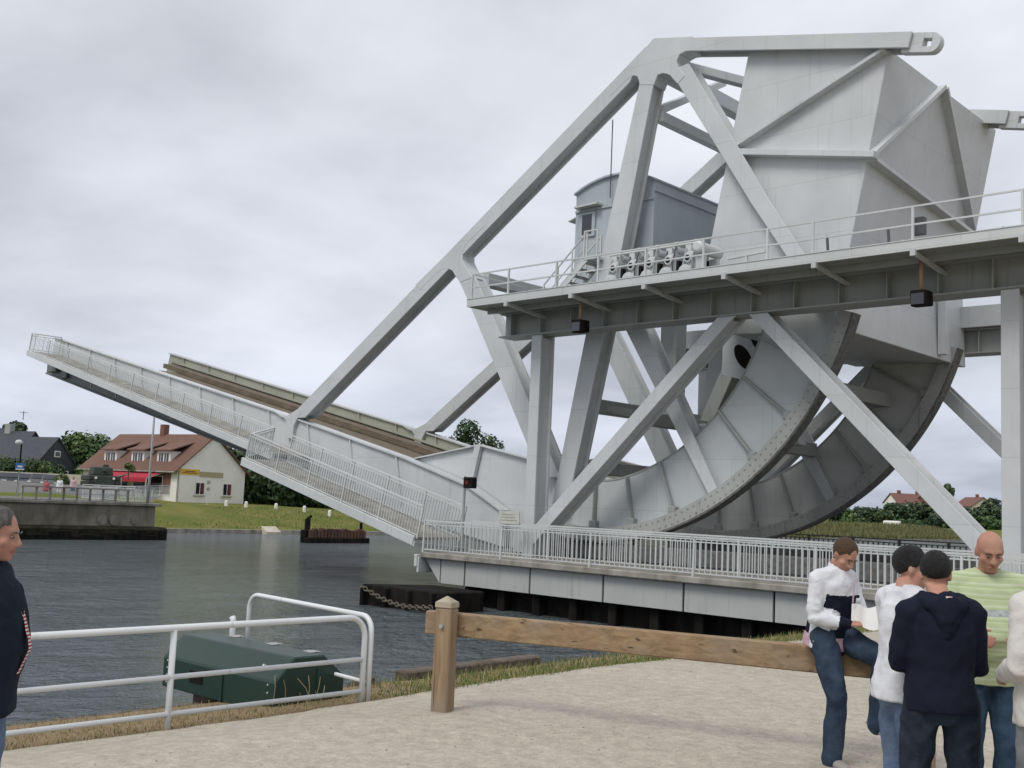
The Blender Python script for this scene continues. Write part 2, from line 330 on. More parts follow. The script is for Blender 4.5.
CX, CZ, RO = -24.5, 10.75, 10.18
def segment(y, mw, mr):
    def pt(a, r): a = R_(a); return (CX + r * math.cos(a), CZ + r * math.sin(a))
    def rin(a): return lerp(7.25, 8.05, min(1, max(0, (-a - 25) / 60)))
    A = [-16.5 - i * 2.5 for i in range(36)]
    w = MB()
    for a, b in zip(A, A[1:]): w.prism([pt(a, RO - .3), pt(b, RO - .3), pt(b, rin(b)), pt(a, rin(a))], y + .34, y + .385)
    s = w.build('rolling_segment', mw, bridge)
    r = MB()
    for a, b in zip(A, A[1:]): r.prism([pt(a, RO - .07), pt(b, RO - .07), pt(b, RO - .52), pt(a, RO - .52)], y - .012, y + .50)
    r.build('rim', mr, s)
    t = MB()
    for a, b in zip(A, A[1:]): t.prism([pt(a, RO), pt(b, RO), pt(b, RO - .069), pt(a, RO - .069)], y - .02, y + .46)
    t.build('tread_plate', 'tread', s)
    f = MB()
    for a, b in zip(A, A[1:]): f.prism([pt(a, rin(a)), pt(b, rin(b)), pt(b, rin(b) - .06), pt(a, rin(a) - .06)], y + .32, y + .74)
    f.build('inner_flange', 'dirty', s)
    bt = MB()
    for i in range(60):
        a = -19 - i * 1.45
        for rr in (RO - .17, RO - .41):
            x, z = pt(a, rr); bt.box(x - .025, x + .025, y - .035, y - .01, z - .025, z + .025)
    kind(bt.build('bolt', 'dirty', s), 'stuff')
    for a in (-27.5, -38, -48.5, -69.5, -80, -90, -100):
        x = MB(); p, q = pt(a, rin(a)), pt(a, RO - .5)
        x.bar((p[0], y + .225, p[1]), (q[0], y + .225, q[1]), .22, .07, (math.cos(R_(a + 90)), 0, math.sin(R_(a + 90))))
        c = pt(a, RO - .62); x.box(c[0] - .14, c[0] + .14, y + .08, y + .335, c[1] - .14, c[1] + .14)
        x.build('stiffener', 'dirty', s, bevel=.03)
segment(Y1, 'web', 'rim'); segment(Y2, 'webfar', 'rim')

# counterweight
cw = MB(); cwp = [(-18.75, 17.12), (-13.90, 15.94), (-14.54, 12.68), (-15.1, 9.97), (-15.0, 7.35), (-19.2, 7.6), (-20.45, 9.0)]
cw.prism(cwp, 30.8, 39.75); CWT = cw.build('counterweight', 'grey', bridge, bevel=.02)
def cwx(z): return pl([(7.35, -15.0), (9.97, -15.1), (12.68, -14.54), (15.94, -13.9)], z)
rb = MB()
a = on_y(737, 149, 30.8); b = on_y(888, 51, 30.8); rb.bar((a[0], 30.66, a[1]), (b[0], 30.66, b[1]), .3, .12, (0, 0, 1)); rb.build('rib', 'grey', CWT, bevel=.01); rb = MB()
a = on_y(737, 154, 30.8); b = on_y(871, 158, 30.8); rb.bar((a[0], 30.63, a[1]), (b[0] + .25, 30.63, b[1]), .36, .2, (0, 0, 1)); rb.build('rib', 'grey', CWT, bevel=.01)
def xrib(p, q, w=.3):
    r = MB(); A_ = V((cwx(p[1]) + .12, p[0], p[1])); B_ = V((cwx(q[1]) + .12, q[0], q[1])); r.bar(A_, B_, w, .14, (0, (B_.z - A_.z), -(B_.y - A_.y)), 0); r.build('rib', 'grey', CWT, bevel=.01)
xrib((30.75, 12.72), (34.6, 15.9)); xrib((30.75, 12.6), (39.4, 12.0), .36); xrib((34.7, 15.9), (39.1, 12.2), .3)
pp = MB()
c1 = on_y(704, 300, 30.8)
pp.box(-14.98, -14.72, 37.2, 37.5, 7.5, 11.6); pp.build('rib', 'grey', CWT)
# plate with two oval openings, behind the near segment
ov = MB(); M0 = [(-20.9, 9.2), (-20.9, 6.6), (-18.6, 6.0), (-17.0, 7.6), (-17.0, 9.2)]
ov.prism(M0, 33.0, 33.06); OV = ov.build('web_plate', 'web', bridge)
for px, pz, tilt in ((743, 357, 35), (757, 336, 20)):
    x, z = on_y(px, pz, 32.98); o = MB(); o.ell((x, 32.98, z), (.26, .05, .52), 20, 10, M=Matrix.Rotation(R_(tilt), 4, 'Y').inverted().to_3x3()); o.build('oval_opening', 'black', OV, smooth=True)

# cross members between the two trusses
def cross(name, x, z, w, h, m='grey2', y0=Y1 + TT, y1=Y2):
    b = MB(); b.box(x - w / 2, x + w / 2, y0, y1, z - h / 2, z + h / 2); b.build(name, m, bridge, bevel=.02)
cross('cross_beam', -31.0, 10.75, .55, .5); cross('cross_beam', -22.2, 17.25, .45, .55); cross('cross_beam', -25.2, 5.45, .5, .5, 'dirty')
cross('cross_beam', -24.0, 11.9, .4, .4); cross('cross_beam', -22.6, 4.9, .4, .45, 'dirty'); cross('cross_beam', -20.3, 4.3, .45, .5, 'dirty'); cross('cross_beam', -17.5, 6.1, .6, .5, 'dirty'); cross('cross_beam', -27.0, 3.3, .5, .5, 'dirty')
def diag(p, q, w=.32, m='grey2'):
    b = MB(); b.bar(p, q, w, w); b.build('lateral_brace', m, bridge, bevel=.02)
ym = (Y1 + Y2 + TT) / 2
diag((-22.0, 31.0, 17.55), (-18.9, ym, 16.75)); diag((-22.0, 38.6, 17.55), (-18.9, ym, 16.75)); cross('cross_beam', -22.55, 15.75, .3, .4); _p = on_y(723, 83, 38.5); diag((-22.5, 31.1, 16.0), (_p[0], 38.5, _p[1]), .28)
diag((-18.9, ym, 16.75), (-19.6, 38.5, 13.2), .3)
diag((-25.6, 31.1, 5.5), (-20.2, 38.5, 4.4), .3, 'dirty'); diag((-25.6, 38.5, 5.5), (-20.2, 31.1, 4.4), .3, 'dirty')
diag((-20.3, ym, 4.3), (-17.9, ym, 9.0), .55, 'dirty'); diag((-22.6, ym, 4.9), (-20.6, ym, 9.0), .55, 'dirty'); diag((-19.6, ym + 1.2, 4.3), (-20.1, ym + 1.2, 8.8), .5, 'web')

# leaf girders
GT = [(-68.5, 11.0), (-55.94, 8.24), (-42.88, 5.41), (-34.55, 3.47), (-30.82, 2.43), (-28.87, 1.5)]
GB = [(-69.1, 8.72), (-46.72, 3.83), (-36.0, 1.35), (-28.8, .12)]
def girder(y, m, mo):
    w = MB(); w.prism(GT + GB[::-1], y + .18, y + .30); G = w.build('leaf_girder', m, bridge)
    f = MB()
    for a, b in zip(GT, GT[1:]): f.bar((a[0], y + .3, a[1]), (b[0], y + .3, b[1]), .5, .07)
    f.build('top_flange', mo, G)
    f = MB()
    for a, b in zip(GB, GB[1:]): f.bar((a[0], y + .27, a[1]), (b[0], y + .27, b[1]), .5, .08)
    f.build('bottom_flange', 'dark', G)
    f = MB(); f.prism([(x, z + (.75 if i < 2 else .1)) for i, (x, z) in enumerate(GB[:3])] + GB[:3][::-1], y + .10, y + .179); f.build('lower_web_shade', 'dark', G)  # added plate and bottom flange coloured dark for the shade under the footway
    x = -66.6
    while x < -33:
        s = MB(); zt, zb = pl(GT, x), pl(GB, x)
        s.bar((x, y + .25, zt - .04), (x + .22 * (zt - zb), y + .25, zb + .05), .07, .34, (0, 1, 0)); s.build('stiffener', m, G); x += 3.15
    p = MB(); p.prism([(-34.3, 3.45), (-30.65, 4.03), (-27.6, 3.42), (-25.97, 3.07), (-23.9, 2.75), (-23.7, .75), (-28.9, .1), (-34.5, 1.3)], y + .62, y + .70); p.build('heel_plate', m, G)
    p = MB()
    for a, b in zip([(-34.6, 3.45), (-30.65, 4.03), (-27.6, 3.42), (-23.9, 2.75)], [(-30.65, 4.03), (-27.6, 3.42), (-23.9, 2.75)]): p.bar((a[0], y + .62, a[1]), (b[0], y + .62, b[1]), .34, .05)
    p.bar((-30.65, y + .5, 4.0), (-31.5, y + .5, .6), .16, .3, (1, 0, 0)); p.build('heel_flange', m, G)
girder(Y1, 'grey', 'grey'); girder(Y2, 'olive', 'grey2')
# roadway deck of the leaf
def strip(y0, y1, dz, th, x0=-68.2, x1=-29.5):
    b = MB(); xs = [x0, -55.94, -42.88, -34.55, x1]
    for a, c in zip(xs, xs[1:]):
        za, zc = pl(GT, a) - dz, pl(GT, c) - dz
        b.hexa([(a, y0, za - th), (c, y0, zc - th), (c, y1, zc - th), (a, y1, za - th)], [(a, y0, za), (c, y0, zc), (c, y1, zc), (a, y1, za)])
    return b
strip(Y1 + .31, Y2 + .17, .95, .25, -65.6).build('road_deck', 'road', bridge)
strip(Y2 - 1.0, Y2 + .16, .62, .3, -67.2).build('kerb_plank', 'road', bridge)
strip(Y2 - .06, Y2 + .14, .42, .1).build('guide_rail', 'olive', bridge)
for i in range(11):
    x = -66.5 + i * 3.5; b = MB(); z = pl(GT, x) - 1.2
    b.bar((x, Y1 + .3, z - .3), (x, Y2 + .2, z - .3), .3, .6, (-.22, 0, 1)); b.build('floor_beam', 'dirty', bridge)
nb = MB(); nb.box(-68.3, -67.2, 30.2, 31.6, 8.7, 9.35); nb.box(-66.6, -65.9, 30.3, 31.3, 8.25, 8.8); nb.build('nose_bearing', 'dark', bridge, bevel=.04)
# footways on the leaf: a narrow run beside the girder, then a wider one that passes outside the gantry
s_n = ((-67.5, 9.72), (-41.0, 3.42)); s_w = ((-40.4, 3.11), (-29.3, .36))
upn = V((.231, 0, .973))
def footway(s, y0, y1, name):
    (xa, za), (xb, zb) = s; b = MB()
    b.hexa([(xa, y0 + .06, za), (xb, y0 + .06, zb), (xb, y1, zb), (xa, y1, za)], [(xa, y0 + .06, za + .10), (xb, y0 + .06, zb + .10), (xb, y1, zb + .10), (xa, y1, za + .10)])
    F = b.build(name, 'conc', bridge)
    e = MB(); e.bar((xa, y0, za - .03), (xb, y0, zb - .03), .1, .34, upn); e.build('edge_beam', 'rail', F, bevel=.01)
    n = round((xb - xa) / 1.9)
    for i in range(n + 1):
        x = lerp(xa, xb, i / n); z = lerp(za, zb, i / n); k = MB(); k.bar((x, y0 - .02, z - .13), (x, y1 + .1, z - .35), .09, .16, upn); k.build('bracket', 'rail', F)
    return F
fn = footway(s_n, 28.5, 30.5, 'footway'); fw = footway(s_w, 26.5, 28.9, 'footway')
pn = lambda x, y, s: V((x, y, lerp(s[0][1], s[1][1], (x - s[0][0]) / (s[1][0] - s[0][0])) + .1))
railing(fn, pn(-67.4, 28.55, s_n), pn(-41.4, 28.55, s_n), 1.08, upn, 2.6, .17, bw=.018)
railing(fn, pn(-67.4, 28.55, s_n), pn(-67.4, 30.4, s_n), 1.08, upn, 2, .25, bw=.018)
railing(fw, pn(-40.2, 26.55, s_w), pn(-29.2, 26.55, s_w), 1.15, upn, 2.3, .15)
railing(fw, pn(-39.9, 28.45, s_w), pn(-29.0, 28.45, s_w), 1.25, upn, 2.3, .15)
railing(fw, pn(-40.2, 26.55, s_w), V((-41.4, 28.55, pn(-41.4, 28.55, s_n).z)), 1.1, upn, 3, .16)
wr = MB(); wr.bar(pn(-38.9, 28.6, s_w) + V((0, 0, 0)), pn(-36.3, 28.6, s_w), .05, .05); wr.build('toe_rail', 'rail', fw)

# ---------------------------------------------------------------- fixed gantry frames either side of the trusses
def gantry(y, side, label, m, X1=4.0):
    """side -1: walkway platform hangs towards -Y"""
    T = thing('gantry', label, 'gantry', (-18.0, y, 0), 'fixed frames either side of the lifting bridge')
    ya, yb = (y, y + .75)
    for x in (-26.35, -10.05):
        b = MB(); hsection(b, [(x, -.05), (x + .46, -.05), (x + .46, 7.83), (x, 7.83)], ya, yb, .10); b.build('column', m, T, bevel=.012)
    b = MB(); hsection(b, [(-26.9, .1), (-25.88, 1.04), (-18.58, 7.84), (-17.95, 7.84), (-25.19, 1.07), (-26.2, .1)], ya + .01, yb - .01, .12); b.build('brace', m, T, bevel=.012)
    b = MB(); hsection(b, [(-17.5, 7.84), (-11.17, 1.48), (-9.85, .1), (-9.2, .1), (-10.70, 1.63), (-16.86, 7.84)], ya + .014, yb - .014, .12); b.build('brace', m, T, bevel=.012)
    b = MB(); b.box(-27.9, X1, ya + .25, ya + .45, 7.88, 8.68); G = b.build('main_girder', 'dirty', T)
    b = MB(); b.box(-27.93, X1, ya - .08, yb + .05, 7.835, 7.88); b.box(-27.93, X1, ya - .05, yb + .02, 8.68, 8.735); b.build('girder_flange', 'dirty', G)
    x = -27.4
    while x < X1:
        s = MB(); s.box(x - .02, x + .02, ya - .02, ya + .25, 7.885, 8.675); s.box(x - .02, x + .02, ya + .45, yb, 7.885, 8.675); s.build('stiffener', 'dirty', G); x += 1.43
    p0 = y - 1.8 if side < 0 else y - .3; p1 = y + 1.05 if side < 0 else y + 2.55
    pe = p0 if side < 0 else p1
    b = MB(); b.box(-27.85, X1, p0 + .05, p1 - .05, 8.742, 8.86); P = b.build('platform', 'dirty', T)
    b = MB(); b.box(-27.88, X1, pe - .04, pe + .04, 8.70, 8.965); b.box(-27.88, X1, pe - .06, pe + .08, 8.965, 8.99); b.box(-27.88, -27.8, p0, p1, 8.70, 8.96); b.build('fascia', 'rail', P)
    b = MB(); b.box(-27.7, X1, (pe + y) / 2 - .05, (pe + y) / 2 + .05, 8.56, 8.742); b.build('stringer', 'dirty', P)
    for x in (-25.93, -23.01, -20.07, -17.2, -14.34, -11.57, -8.9, -6.1):
        b = MB(); b.bar((x, pe - .02 * side, 8.64), (x, y + .25, 8.45), .07, .12); b.box(x - .07, x + .07, pe + min(side * .1, -side * .02), pe + max(side * .1, -side * .02), 8.55, 8.72); b.build('bracket', 'grey2' if side < 0 else 'dirty', P)
    ph = pe - side * .06
    if side > 0:
        b = MB(); b.box(-27.8, X1, pe - .2, pe - .1, 8.99, 9.55); b.box(-27.8, X1, p0 - .02, p0 + .02, 8.742, 9.5); b.build('parapet_plate', 'grey2', P)
        return T, P
    for z in (9.4, 9.88):
        b = MB(); b.bar((-27.8, ph, z), (X1, ph, z), .045, .045); b.build('handrail', 'rail', P)
    for x in (-27.75, -25.96, -23.77, -22.0, -20.12, -18.0, -15.86, -14.44, -11.63, -8.92, -6.9):
        b = MB(); b.bar((x, ph, 8.9), (x, ph, 9.9), .06, .06, (1, 0, 0)); b.build('post', 'rail', P)
    return T, P
ga, gpl = gantry(29.0, -1, 'near grey gantry with inverted V braces, columns and walkway platform in front of the bridge', 'grey')
gb, gpl2 = gantry(39.75, 1, 'far grey gantry behind the bridge, mostly hidden by the trusses and counterweight', 'grey2')
b = MB()
for x in (-27.4, -26.8, -24.48, -21.02, -18.71, -17.31, -13.07, -10.3): b.bar((x, 29.95, 8.86), (x, 29.95, 9.75), .05, .05, (1, 0, 0))
b.bar((-27.75, 29.95, 9.4), (-25.9, 29.95, 9.4), .04, .04); b.bar((-27.75, 27.3, 9.9), (-27.75, 29.95, 9.9), .04, .04)
b.build('inner_post_row', 'rail', gpl)
b = MB(); b.bar((-18.0, 28.6, 9.55), (-16.7, 28.6, 9.62), .1, .1); b.bar((-17.3, 28.6, 8.87), (-17.35, 28.6, 9.55), .08, .08, (1, 0, 0)); b.bar((-17.3, 28.6, 8.9), (-17.0, 28.6, 9.3), .04); b.build('pipe_stand', 'rail', gpl)
for x in (-14.55, -12.75): b = MB(); b.bar((x, 28.4, 8.87), (x - .06, 28.4, 9.75), .06, .06, (1, 0, 0)); b.build('lever', 'dkrail', gpl)
b = MB(); b.box(-11.75, -11.45, 27.5, 27.7, 9.2, 9.65); b.build('switch_box', 'dkrail', gpl)

# things carried by the near gantry
for i, (px, pz) in enumerate(((580, 326), (921, 298))):
    x, z = on_y(px, pz, 28.0)
    T = thing('floodlight', ('black floodlight hanging on a rusty pipe near the left end of the gantry platform', 'black floodlight hanging below the gantry platform in front of the counterweight')[i], 'floodlight', (x, 28.0, z), 'floodlights under the gantry walkway')
    b = MB(); b.tube([(x, 28.0, z + .15), (x, 28.0, 8.72)], .055, 10); b.build('hanger_pipe', 'rustpipe', T, smooth=True)
    b = MB(); b.hexa([(x - .2, 27.8, z - .25), (x + .2, 27.8, z - .25), (x + .24, 28.25, z - .2), (x - .24, 28.25, z - .2)], [(x - .2, 27.75, z + .18), (x + .2, 27.75, z + .18), (x + .22, 28.25, z + .2), (x - .22, 28.25, z + .2)]); b.build('lamp_housing', 'black', T, bevel=.03)
    b = MB(); b.box(x - .17, x + .17, 27.76, 27.79, z - .2, z + .13); b.build('lens', 'glass', T)

mh = thing('machine_house', 'blue-grey metal cabin with curved roof and a small window, behind the near truss', 'cabin', (-24.7, 33.5, 9.5))
b = MB(); x0, x1 = -26.6, -22.95; arc = [(x1, 13.62)] + [(x1 + (x0 - x1) * t, 13.62 + .46 * math.sin(math.pi * t) ** .8) for t in [k / 10 for k in range(1, 10)]] + [(x0, 13.62)]
b.prism([(x0, 10.1), (x1, 10.1)] + arc, 31.5, 37.6); b.build('cabin_body', 'blue', mh)
b = MB(); arc2 = [(p[0] * 1.0 + (.04 if i == 0 else -.04 if i == 10 else 0), p[1] + .05) for i, p in enumerate(arc)]
for p, q in zip(arc2, arc2[1:]): b.prism([p, q, (q[0], q[1] - .07), (p[0], p[1] - .07)], 31.38, 37.7)
b.build('roof', 'blue', mh)
b = MB(); b.box(x1, x1 + .05, 31.5, 37.6, 13.2, 13.28); b.box(x0, x1, 31.44, 31.5, 12.9, 12.97); b.build('gutter_trim', 'blue', mh)
b = MB(); b.box(-26.35, -25.6, 31.42, 31.5, 11.9, 12.85); w = b.build('window', 'blue', mh); b = MB(); b.box(-26.2, -25.75, 31.40, 31.42, 12.0, 12.75); b.build('pane', 'glass', w)
b = MB(); b.bar((-26.4, 31.3, 13.02), (-25.3, 31.3, 13.05), .35, .07); b.bar((-27.1, 31.9, 12.7), (-26.6, 31.9, 12.85), .5, .04); b.build('awning', 'rail', mh)
b = MB(); b.tube([(-24.85, 31.35, 13.2), (-24.85, 31.35, 16.2)], .022, 6); b.build('antenna', 'dkrail', mh)
b = MB(); b.box(-26.7, -22.9, 31.3, 37.7, 9.75, 10.1); b.build('floor_frame', 'dirty', mh)
b = MB(); b.box(-24.0, -23.3, 33.6, 34.3, 5.3, 9.75); b.build('support_post', 'grey2', mh, bevel=.02)

st = thing('steel_stairs', 'pale steel steps with handrails climbing from the gantry platform to the cabin', 'stairs', (-26.0, 30.2, 8.9))
for y in (30.05, 30.85):
    b = MB(); b.bar((-26.8, y, 8.9), (-24.8, y, 10.65), .05, .2); b.build('stringer', 'rail', st)
    b = MB()
    b.bar((-26.8, y, 9.9), (-24.8, y, 11.65), .045); b.bar((-26.8, y, 9.4), (-24.8, y, 11.15), .035)
    for t in (0, .33, .66, 1): b.bar((-26.8 + 2.0 * t, y, 8.95 + 1.75 * t), (-26.8 + 2.0 * t, y, 9.92 + 1.75 * t), .05, .05, (1, 0, 0))
    b.build('handrail', 'rail', st)
for i in range(8):
    b = MB(); t = (i + .5) / 8; b.box(-26.8 + 2.0 * t - .12, -26.8 + 2.0 * t + .12, 30.07, 30.83, 8.9 + 1.75 * t - .02, 8.9 + 1.75 * t + .02); b.build('tread', 'dirty', st)
b = MB(); b.box(-24.9, -24.3, 30.0, 31.4, 10.6, 10.67); b.build('landing', 'rail', st)
b = MB()
for x, y in ((-24.9, 30.02), (-24.3, 30.02)): b.bar((x, y, 10.65), (x, y, 11.65), .05, .05, (1, 0, 0))
b.bar((-24.9, 30.02, 11.65), (-24.3, 30.02, 11.65), .045); b.build('guard_rail', 'rail', st)
b = MB(); b.box(-25.3, -23.7, 29.3, 29.9, 8.87, 9.25); b.build('plinth', 'dark', st)

for i in range(5):
    x = -22.35 + i * .74
    T = thing('drive_motor', ('pale drive unit with round end cover, nearest the cabin stairs', 'second pale drive unit from the cabin stairs on the gantry platform', 'middle pale drive unit of the row of five on the gantry platform', 'fourth pale drive unit from the cabin stairs on the gantry platform', 'pale drive unit next to the horizontal cylinder, nearest the counterweight')[i], 'motor', (x, 28.8, 8.87), 'row of drive units on the gantry')
    b = MB(); b.box(x - .22, x + .22, 28.55, 29.4, 8.87, 9.95); b.build('gear_housing', 'grey2', T, bevel=.05)
    b = MB(); b.tube([(x - .02, 28.33, 9.24), (x - .02, 28.56, 9.24)], .24, 20); b.tube([(x - .02, 28.28, 9.24), (x - .02, 28.33, 9.24)], .17, 20); b.build('end_cover', 'grey', T, bevel=.012)
    b = MB(); b.tube([(x, 28.46, 9.72), (x, 28.56, 9.72)], .15, 16); b.tube([(x + .02, 28.8, 10.08), (x + .02, 29.5, 10.08)], .17, 16); b.build('motor_barrel', 'grey', T, bevel=.012)
    b = MB(); b.tube([(x, 28.44, 9.72), (x, 28.46, 9.72)], .09, 12); b.box(x + .235, x + .33, 28.6, 29.3, 8.87, 9.7); b.build('brake_drum', 'black', T)
    b = MB(); b.tube([(x - .16, 28.5, 8.9), (x - .17, 28.47, 9.5), (x - .12, 28.6, 10.05)], .03, 6); b.tube([(x + .16, 28.5, 9.0), (x + .18, 28.45, 9.6), (x + .2, 28.62, 10.2)], .028, 6); b.build('hose', 'dkrail' if i % 2 else 'dirty', T)
    b = MB(); b.box(x - .18, x + .05, 28.6, 28.85, 9.95, 10.16 + .05 * (i % 3)); b.tube([(x + .14, 28.7, 9.95), (x + .14, 28.7, 10.3)], .04, 8); b.tube([(x + .08, 28.7, 10.3), (x + .2, 28.7, 10.3)], .05, 8); b.build('valve', 'rail', T, bevel=.02)
b = MB(); b.tube([(-22.6, 28.95, 10.33), (-19.1, 28.95, 10.33)], .06, 10); b.tube([(-22.6, 28.62, 10.2), (-19.1, 28.62, 10.2)], .035, 8)
tag(b.build('oil_pipe', 'rail', smooth=False), 'pale pipes running along the tops of the drive units', 'pipe')
T = thing('air_cylinder', 'pale horizontal cylinder on a stand at the right end of the motor row', 'cylinder', (-18.6, 28.5, 8.87))
b = MB(); b.tube([(-18.85, 28.15, 9.95), (-18.85, 28.2, 9.95), (-18.85, 29.4, 9.95), (-18.85, 29.45, 9.95)], [.12, .19, .19, .12], 20); b.build('cylinder_body', 'rail', T)
b = MB(); b.box(-19.0, -18.7, 28.35, 28.5, 8.87, 9.72); b.build('leg', 'grey2', T); b = MB(); b.box(-19.0, -18.7, 29.1, 29.25, 8.87, 9.72); b.build('leg', 'grey2', T)

# ---------------------------------------------------------------- the fixed approach span and its pier
ap = thing('approach_span', 'concrete approach span with green-grey side panels below the gantry, on a pier painted shadow-dark', 'bridge', (-18, 34, -.2))
b = MB(); b.box(-28.94, 9, 26.5, 44.0, -.23, -.03); b.build('deck_slab', 'conc', ap, bevel=.03)
b = MB(); b.box(-28.3, 9, 29.9, 39.6, -.029, .012); b.build('carriageway', 'asphalt', ap)
px = [-28.14, -26.94, -23.96, -20.97, -18.06, -15.17, -12.2, -9.25, -6.3, -3.3, 0, 3, 6, 9]
for a, c in zip(px, px[1:]):
    b = MB(); b.box(a + .035, c - .035, 26.75, 26.83, -1.06, -.25); b.build('side_panel', 'panel', ap, bevel=.01)
b = MB(); b.prism([(-28.95, -.25), (-28.16, -1.06), (-28.16, -.25)], 26.76, 26.83); b.build('side_panel', 'panel', ap)
b = MB(); b.box(-28.2, 9, 26.84, 26.9, -1.03, -.24); b.build('panel_backing', 'black', ap)
b = MB(); b.box(-29.05, -28.95, 26.45, 27.3, -.75, -.2); b.box(-29.15, -29.0, 26.4, 26.7, -.55, -.12); b.build('end_bearing', 'rail', ap, bevel=.02)
b = MB(); b.box(-27.4, 9, 27.4, 43.3, -3.6, -.24); b.build('pier_wall', 'black', ap)  # near-black colour stands in for the shadow on the pier under the deck
for i in range(14):
    b = MB(); x = -27.0 + i * 1.55; b.box(x - .16, x + .16, 27.0, 27.39, -3.6, -1.1); b.build('pile', 'black', ap, bevel=.03)
b = MB(); b.box(-27, 3, 30.5, 31.1, .013, .55); b.box(-27, 3, 38.55, 39.15, .013, .55); b.build('track_girder', 'tread', ap, bevel=.02)
fo = thing('bridge_railing', 'pale railing of thin balusters along the near edge of the approach span', 'railing', (-18, 26.6, -.03), 'railings along the approach span')
railing(fo, (-28.85, 26.58, -.03), (8.6, 26.58, -.03), 1.10, (0, 0, 1), 3.75, .18, out=.04)
railing(fo, (-28.85, 26.58, -.03), (-28.85, 28.3, -.03), 1.10, (0, 0, 1), 3, .18, posts=False)
fi = thing('bridge_railing', 'second pale railing right behind the first, between footway and gantry columns', 'railing', (-18, 28.45, -.03), 'railings along the approach span')
railing(fi, (-28.4, 28.42, -.03), (8.6, 28.42, -.03), 1.12, (0, 0, 1), 3.7, .18)
fd = thing('bridge_railing', 'backlit-dark painted railing on the far side of the approach span, behind the rolling segments', 'railing', (-18, 43.6, -.03), 'railings along the approach span')
railing(fd, (-28.4, 42.6, -.03), (8.6, 42.6, -.03), 1.05, (0, 0, 1), 1.9, .21, 'dkrail', bw=.045, pw=.09)  # dark colour stands in for this railing being backlit
tl = thing('traffic_light', 'small traffic light with a red lens on a grey pole at the leaf heel', 'traffic light', (-28.6, 28.2, -.03))
b = MB(); b.tube([(-28.6, 28.2, -.03), (-28.6, 28.2, 2.7)], .05, 10); b.build('pole', 'dirty', tl)
b = MB(); b.box(-28.5, -28.06, 28.0, 28.3, 2.27, 2.67); b.box(-28.62, -28.48, 28.12, 28.2, 2.45, 2.55); b.build('signal_head', 'black', tl, bevel=.03)
b = MB(); b.tube([(-28.28, 27.97, 2.49), (-28.28, 28.0, 2.49)], .09, 16); b.build('red_lens', 'redlens', tl)
b = MB(); b.box(-28.4, -28.16, 27.85, 28.0, 2.58, 2.6); b.build('visor', 'black', tl)
sg = thing('notice_board', 'pale rectangular notice with faded lines of writing on the inner railing', 'sign', (-26.4, 28.3, 1.0))
b = MB(); b.box(-26.92, -25.95, 28.30, 28.34, 1.08, 1.53); b.build('board', 'plaque', sg)
b = MB()
for k in range(3): b.box(-26.84 + .04 * k, -26.05 - .09 * k, 28.296, 28.30, 1.19 + .1 * k, 1.22 + .1 * k)
b.build('faded_writing', mat('faint_lettering', (.33, .33, .30), .9), sg)
# ---------------------------------------------------------------- sky and light
w = bpy.data.worlds.new('World'); SC.world = w; w.use_nodes = True
nt = w.node_tree; L = nt.links.new; bg = nt.nodes['Background']; out = nt.nodes['World Output']
SUN_EL, SUN_AZ = 48.0, None
sund = V((.06, -.62, .78)).normalized()            # towards the (veiled) sun
el = math.asin(sund.z); az = math.atan2(sund.x, sund.y)
sky = N(nt, 'ShaderNodeTexSky', sky_type='NISHITA'); sky.sun_disc = False; sky.sun_elevation = el; sky.sun_rotation = az; sky.air_density = 1.0; sky.dust_density = 3.0
L(sky.outputs[0], bg.inputs['Color']); bg.inputs['Strength'].default_value = .09
tc = N(nt, 'ShaderNodeTexCoord'); sp = N(nt, 'ShaderNodeSeparateXYZ'); L(tc.outputs['Generated'], sp.inputs[0])
# project the view direction on a flat cloud layer so that clouds flatten to the horizon
mz = N(nt, 'ShaderNodeMath', operation='MAXIMUM'); L(sp.outputs['Z'], mz.inputs[0]); mz.inputs[1].default_value = .0
az_ = N(nt, 'ShaderNodeMath', operation='ADD'); L(mz.outputs[0], az_.inputs[0]); az_.inputs[1].default_value = .22
dx = N(nt, 'ShaderNodeMath', operation='DIVIDE'); L(sp.outputs['X'], dx.inputs[0]); L(az_.outputs[0], dx.inputs[1])
dy = N(nt, 'ShaderNodeMath', operation='DIVIDE'); L(sp.outputs['Y'], dy.inputs[0]); L(az_.outputs[0], dy.inputs[1])
cb = N(nt, 'ShaderNodeCombineXYZ'); L(dx.outputs[0], cb.inputs[0]); L(dy.outputs[0], cb.inputs[1]); cb.inputs[2].default_value = 3.7
n1 = N(nt, 'ShaderNodeTexNoise', Scale=.95, Detail=6.0, Roughness=.52, Distortion=.25); L(cb.outputs[0], n1.inputs['Vector'])
n2 = N(nt, 'ShaderNodeTexNoise', Scale=2.8, Detail=5.0, Roughness=.5); L(cb.outputs[0], n2.inputs['Vector'])
mm = N(nt, 'ShaderNodeMath', operation='MULTIPLY_ADD'); L(n2.outputs['Fac'], mm.inputs[0]); mm.inputs[1].default_value = .24; L(n1.outputs['Fac'], mm.inputs[2])
rp = N(nt, 'ShaderNodeValToRGB'); L(mm.outputs[0], rp.inputs['Fac']); cr = rp.color_ramp
cr.elements[0].position = .47; cr.elements[0].color = (.50, .52, .575, 1)
cr.elements[1].position = .80; cr.elements[1].color = (.83, .85, .915, 1)
e = cr.elements.new(.62); e.color = (.665, .685, .745, 1)
er = N(nt, 'ShaderNodeValToRGB'); L(mz.outputs[0], er.inputs['Fac']); er.color_ramp.elements[0].position = 0; er.color_ramp.elements[0].color = (.84, .885, .96, 1); er.color_ramp.elements[1].position = .36; er.color_ramp.elements[1].color = (1, 1, 1, 1); e = er.color_ramp.elements.new(.16); e.color = (.95, .965, .99, 1)
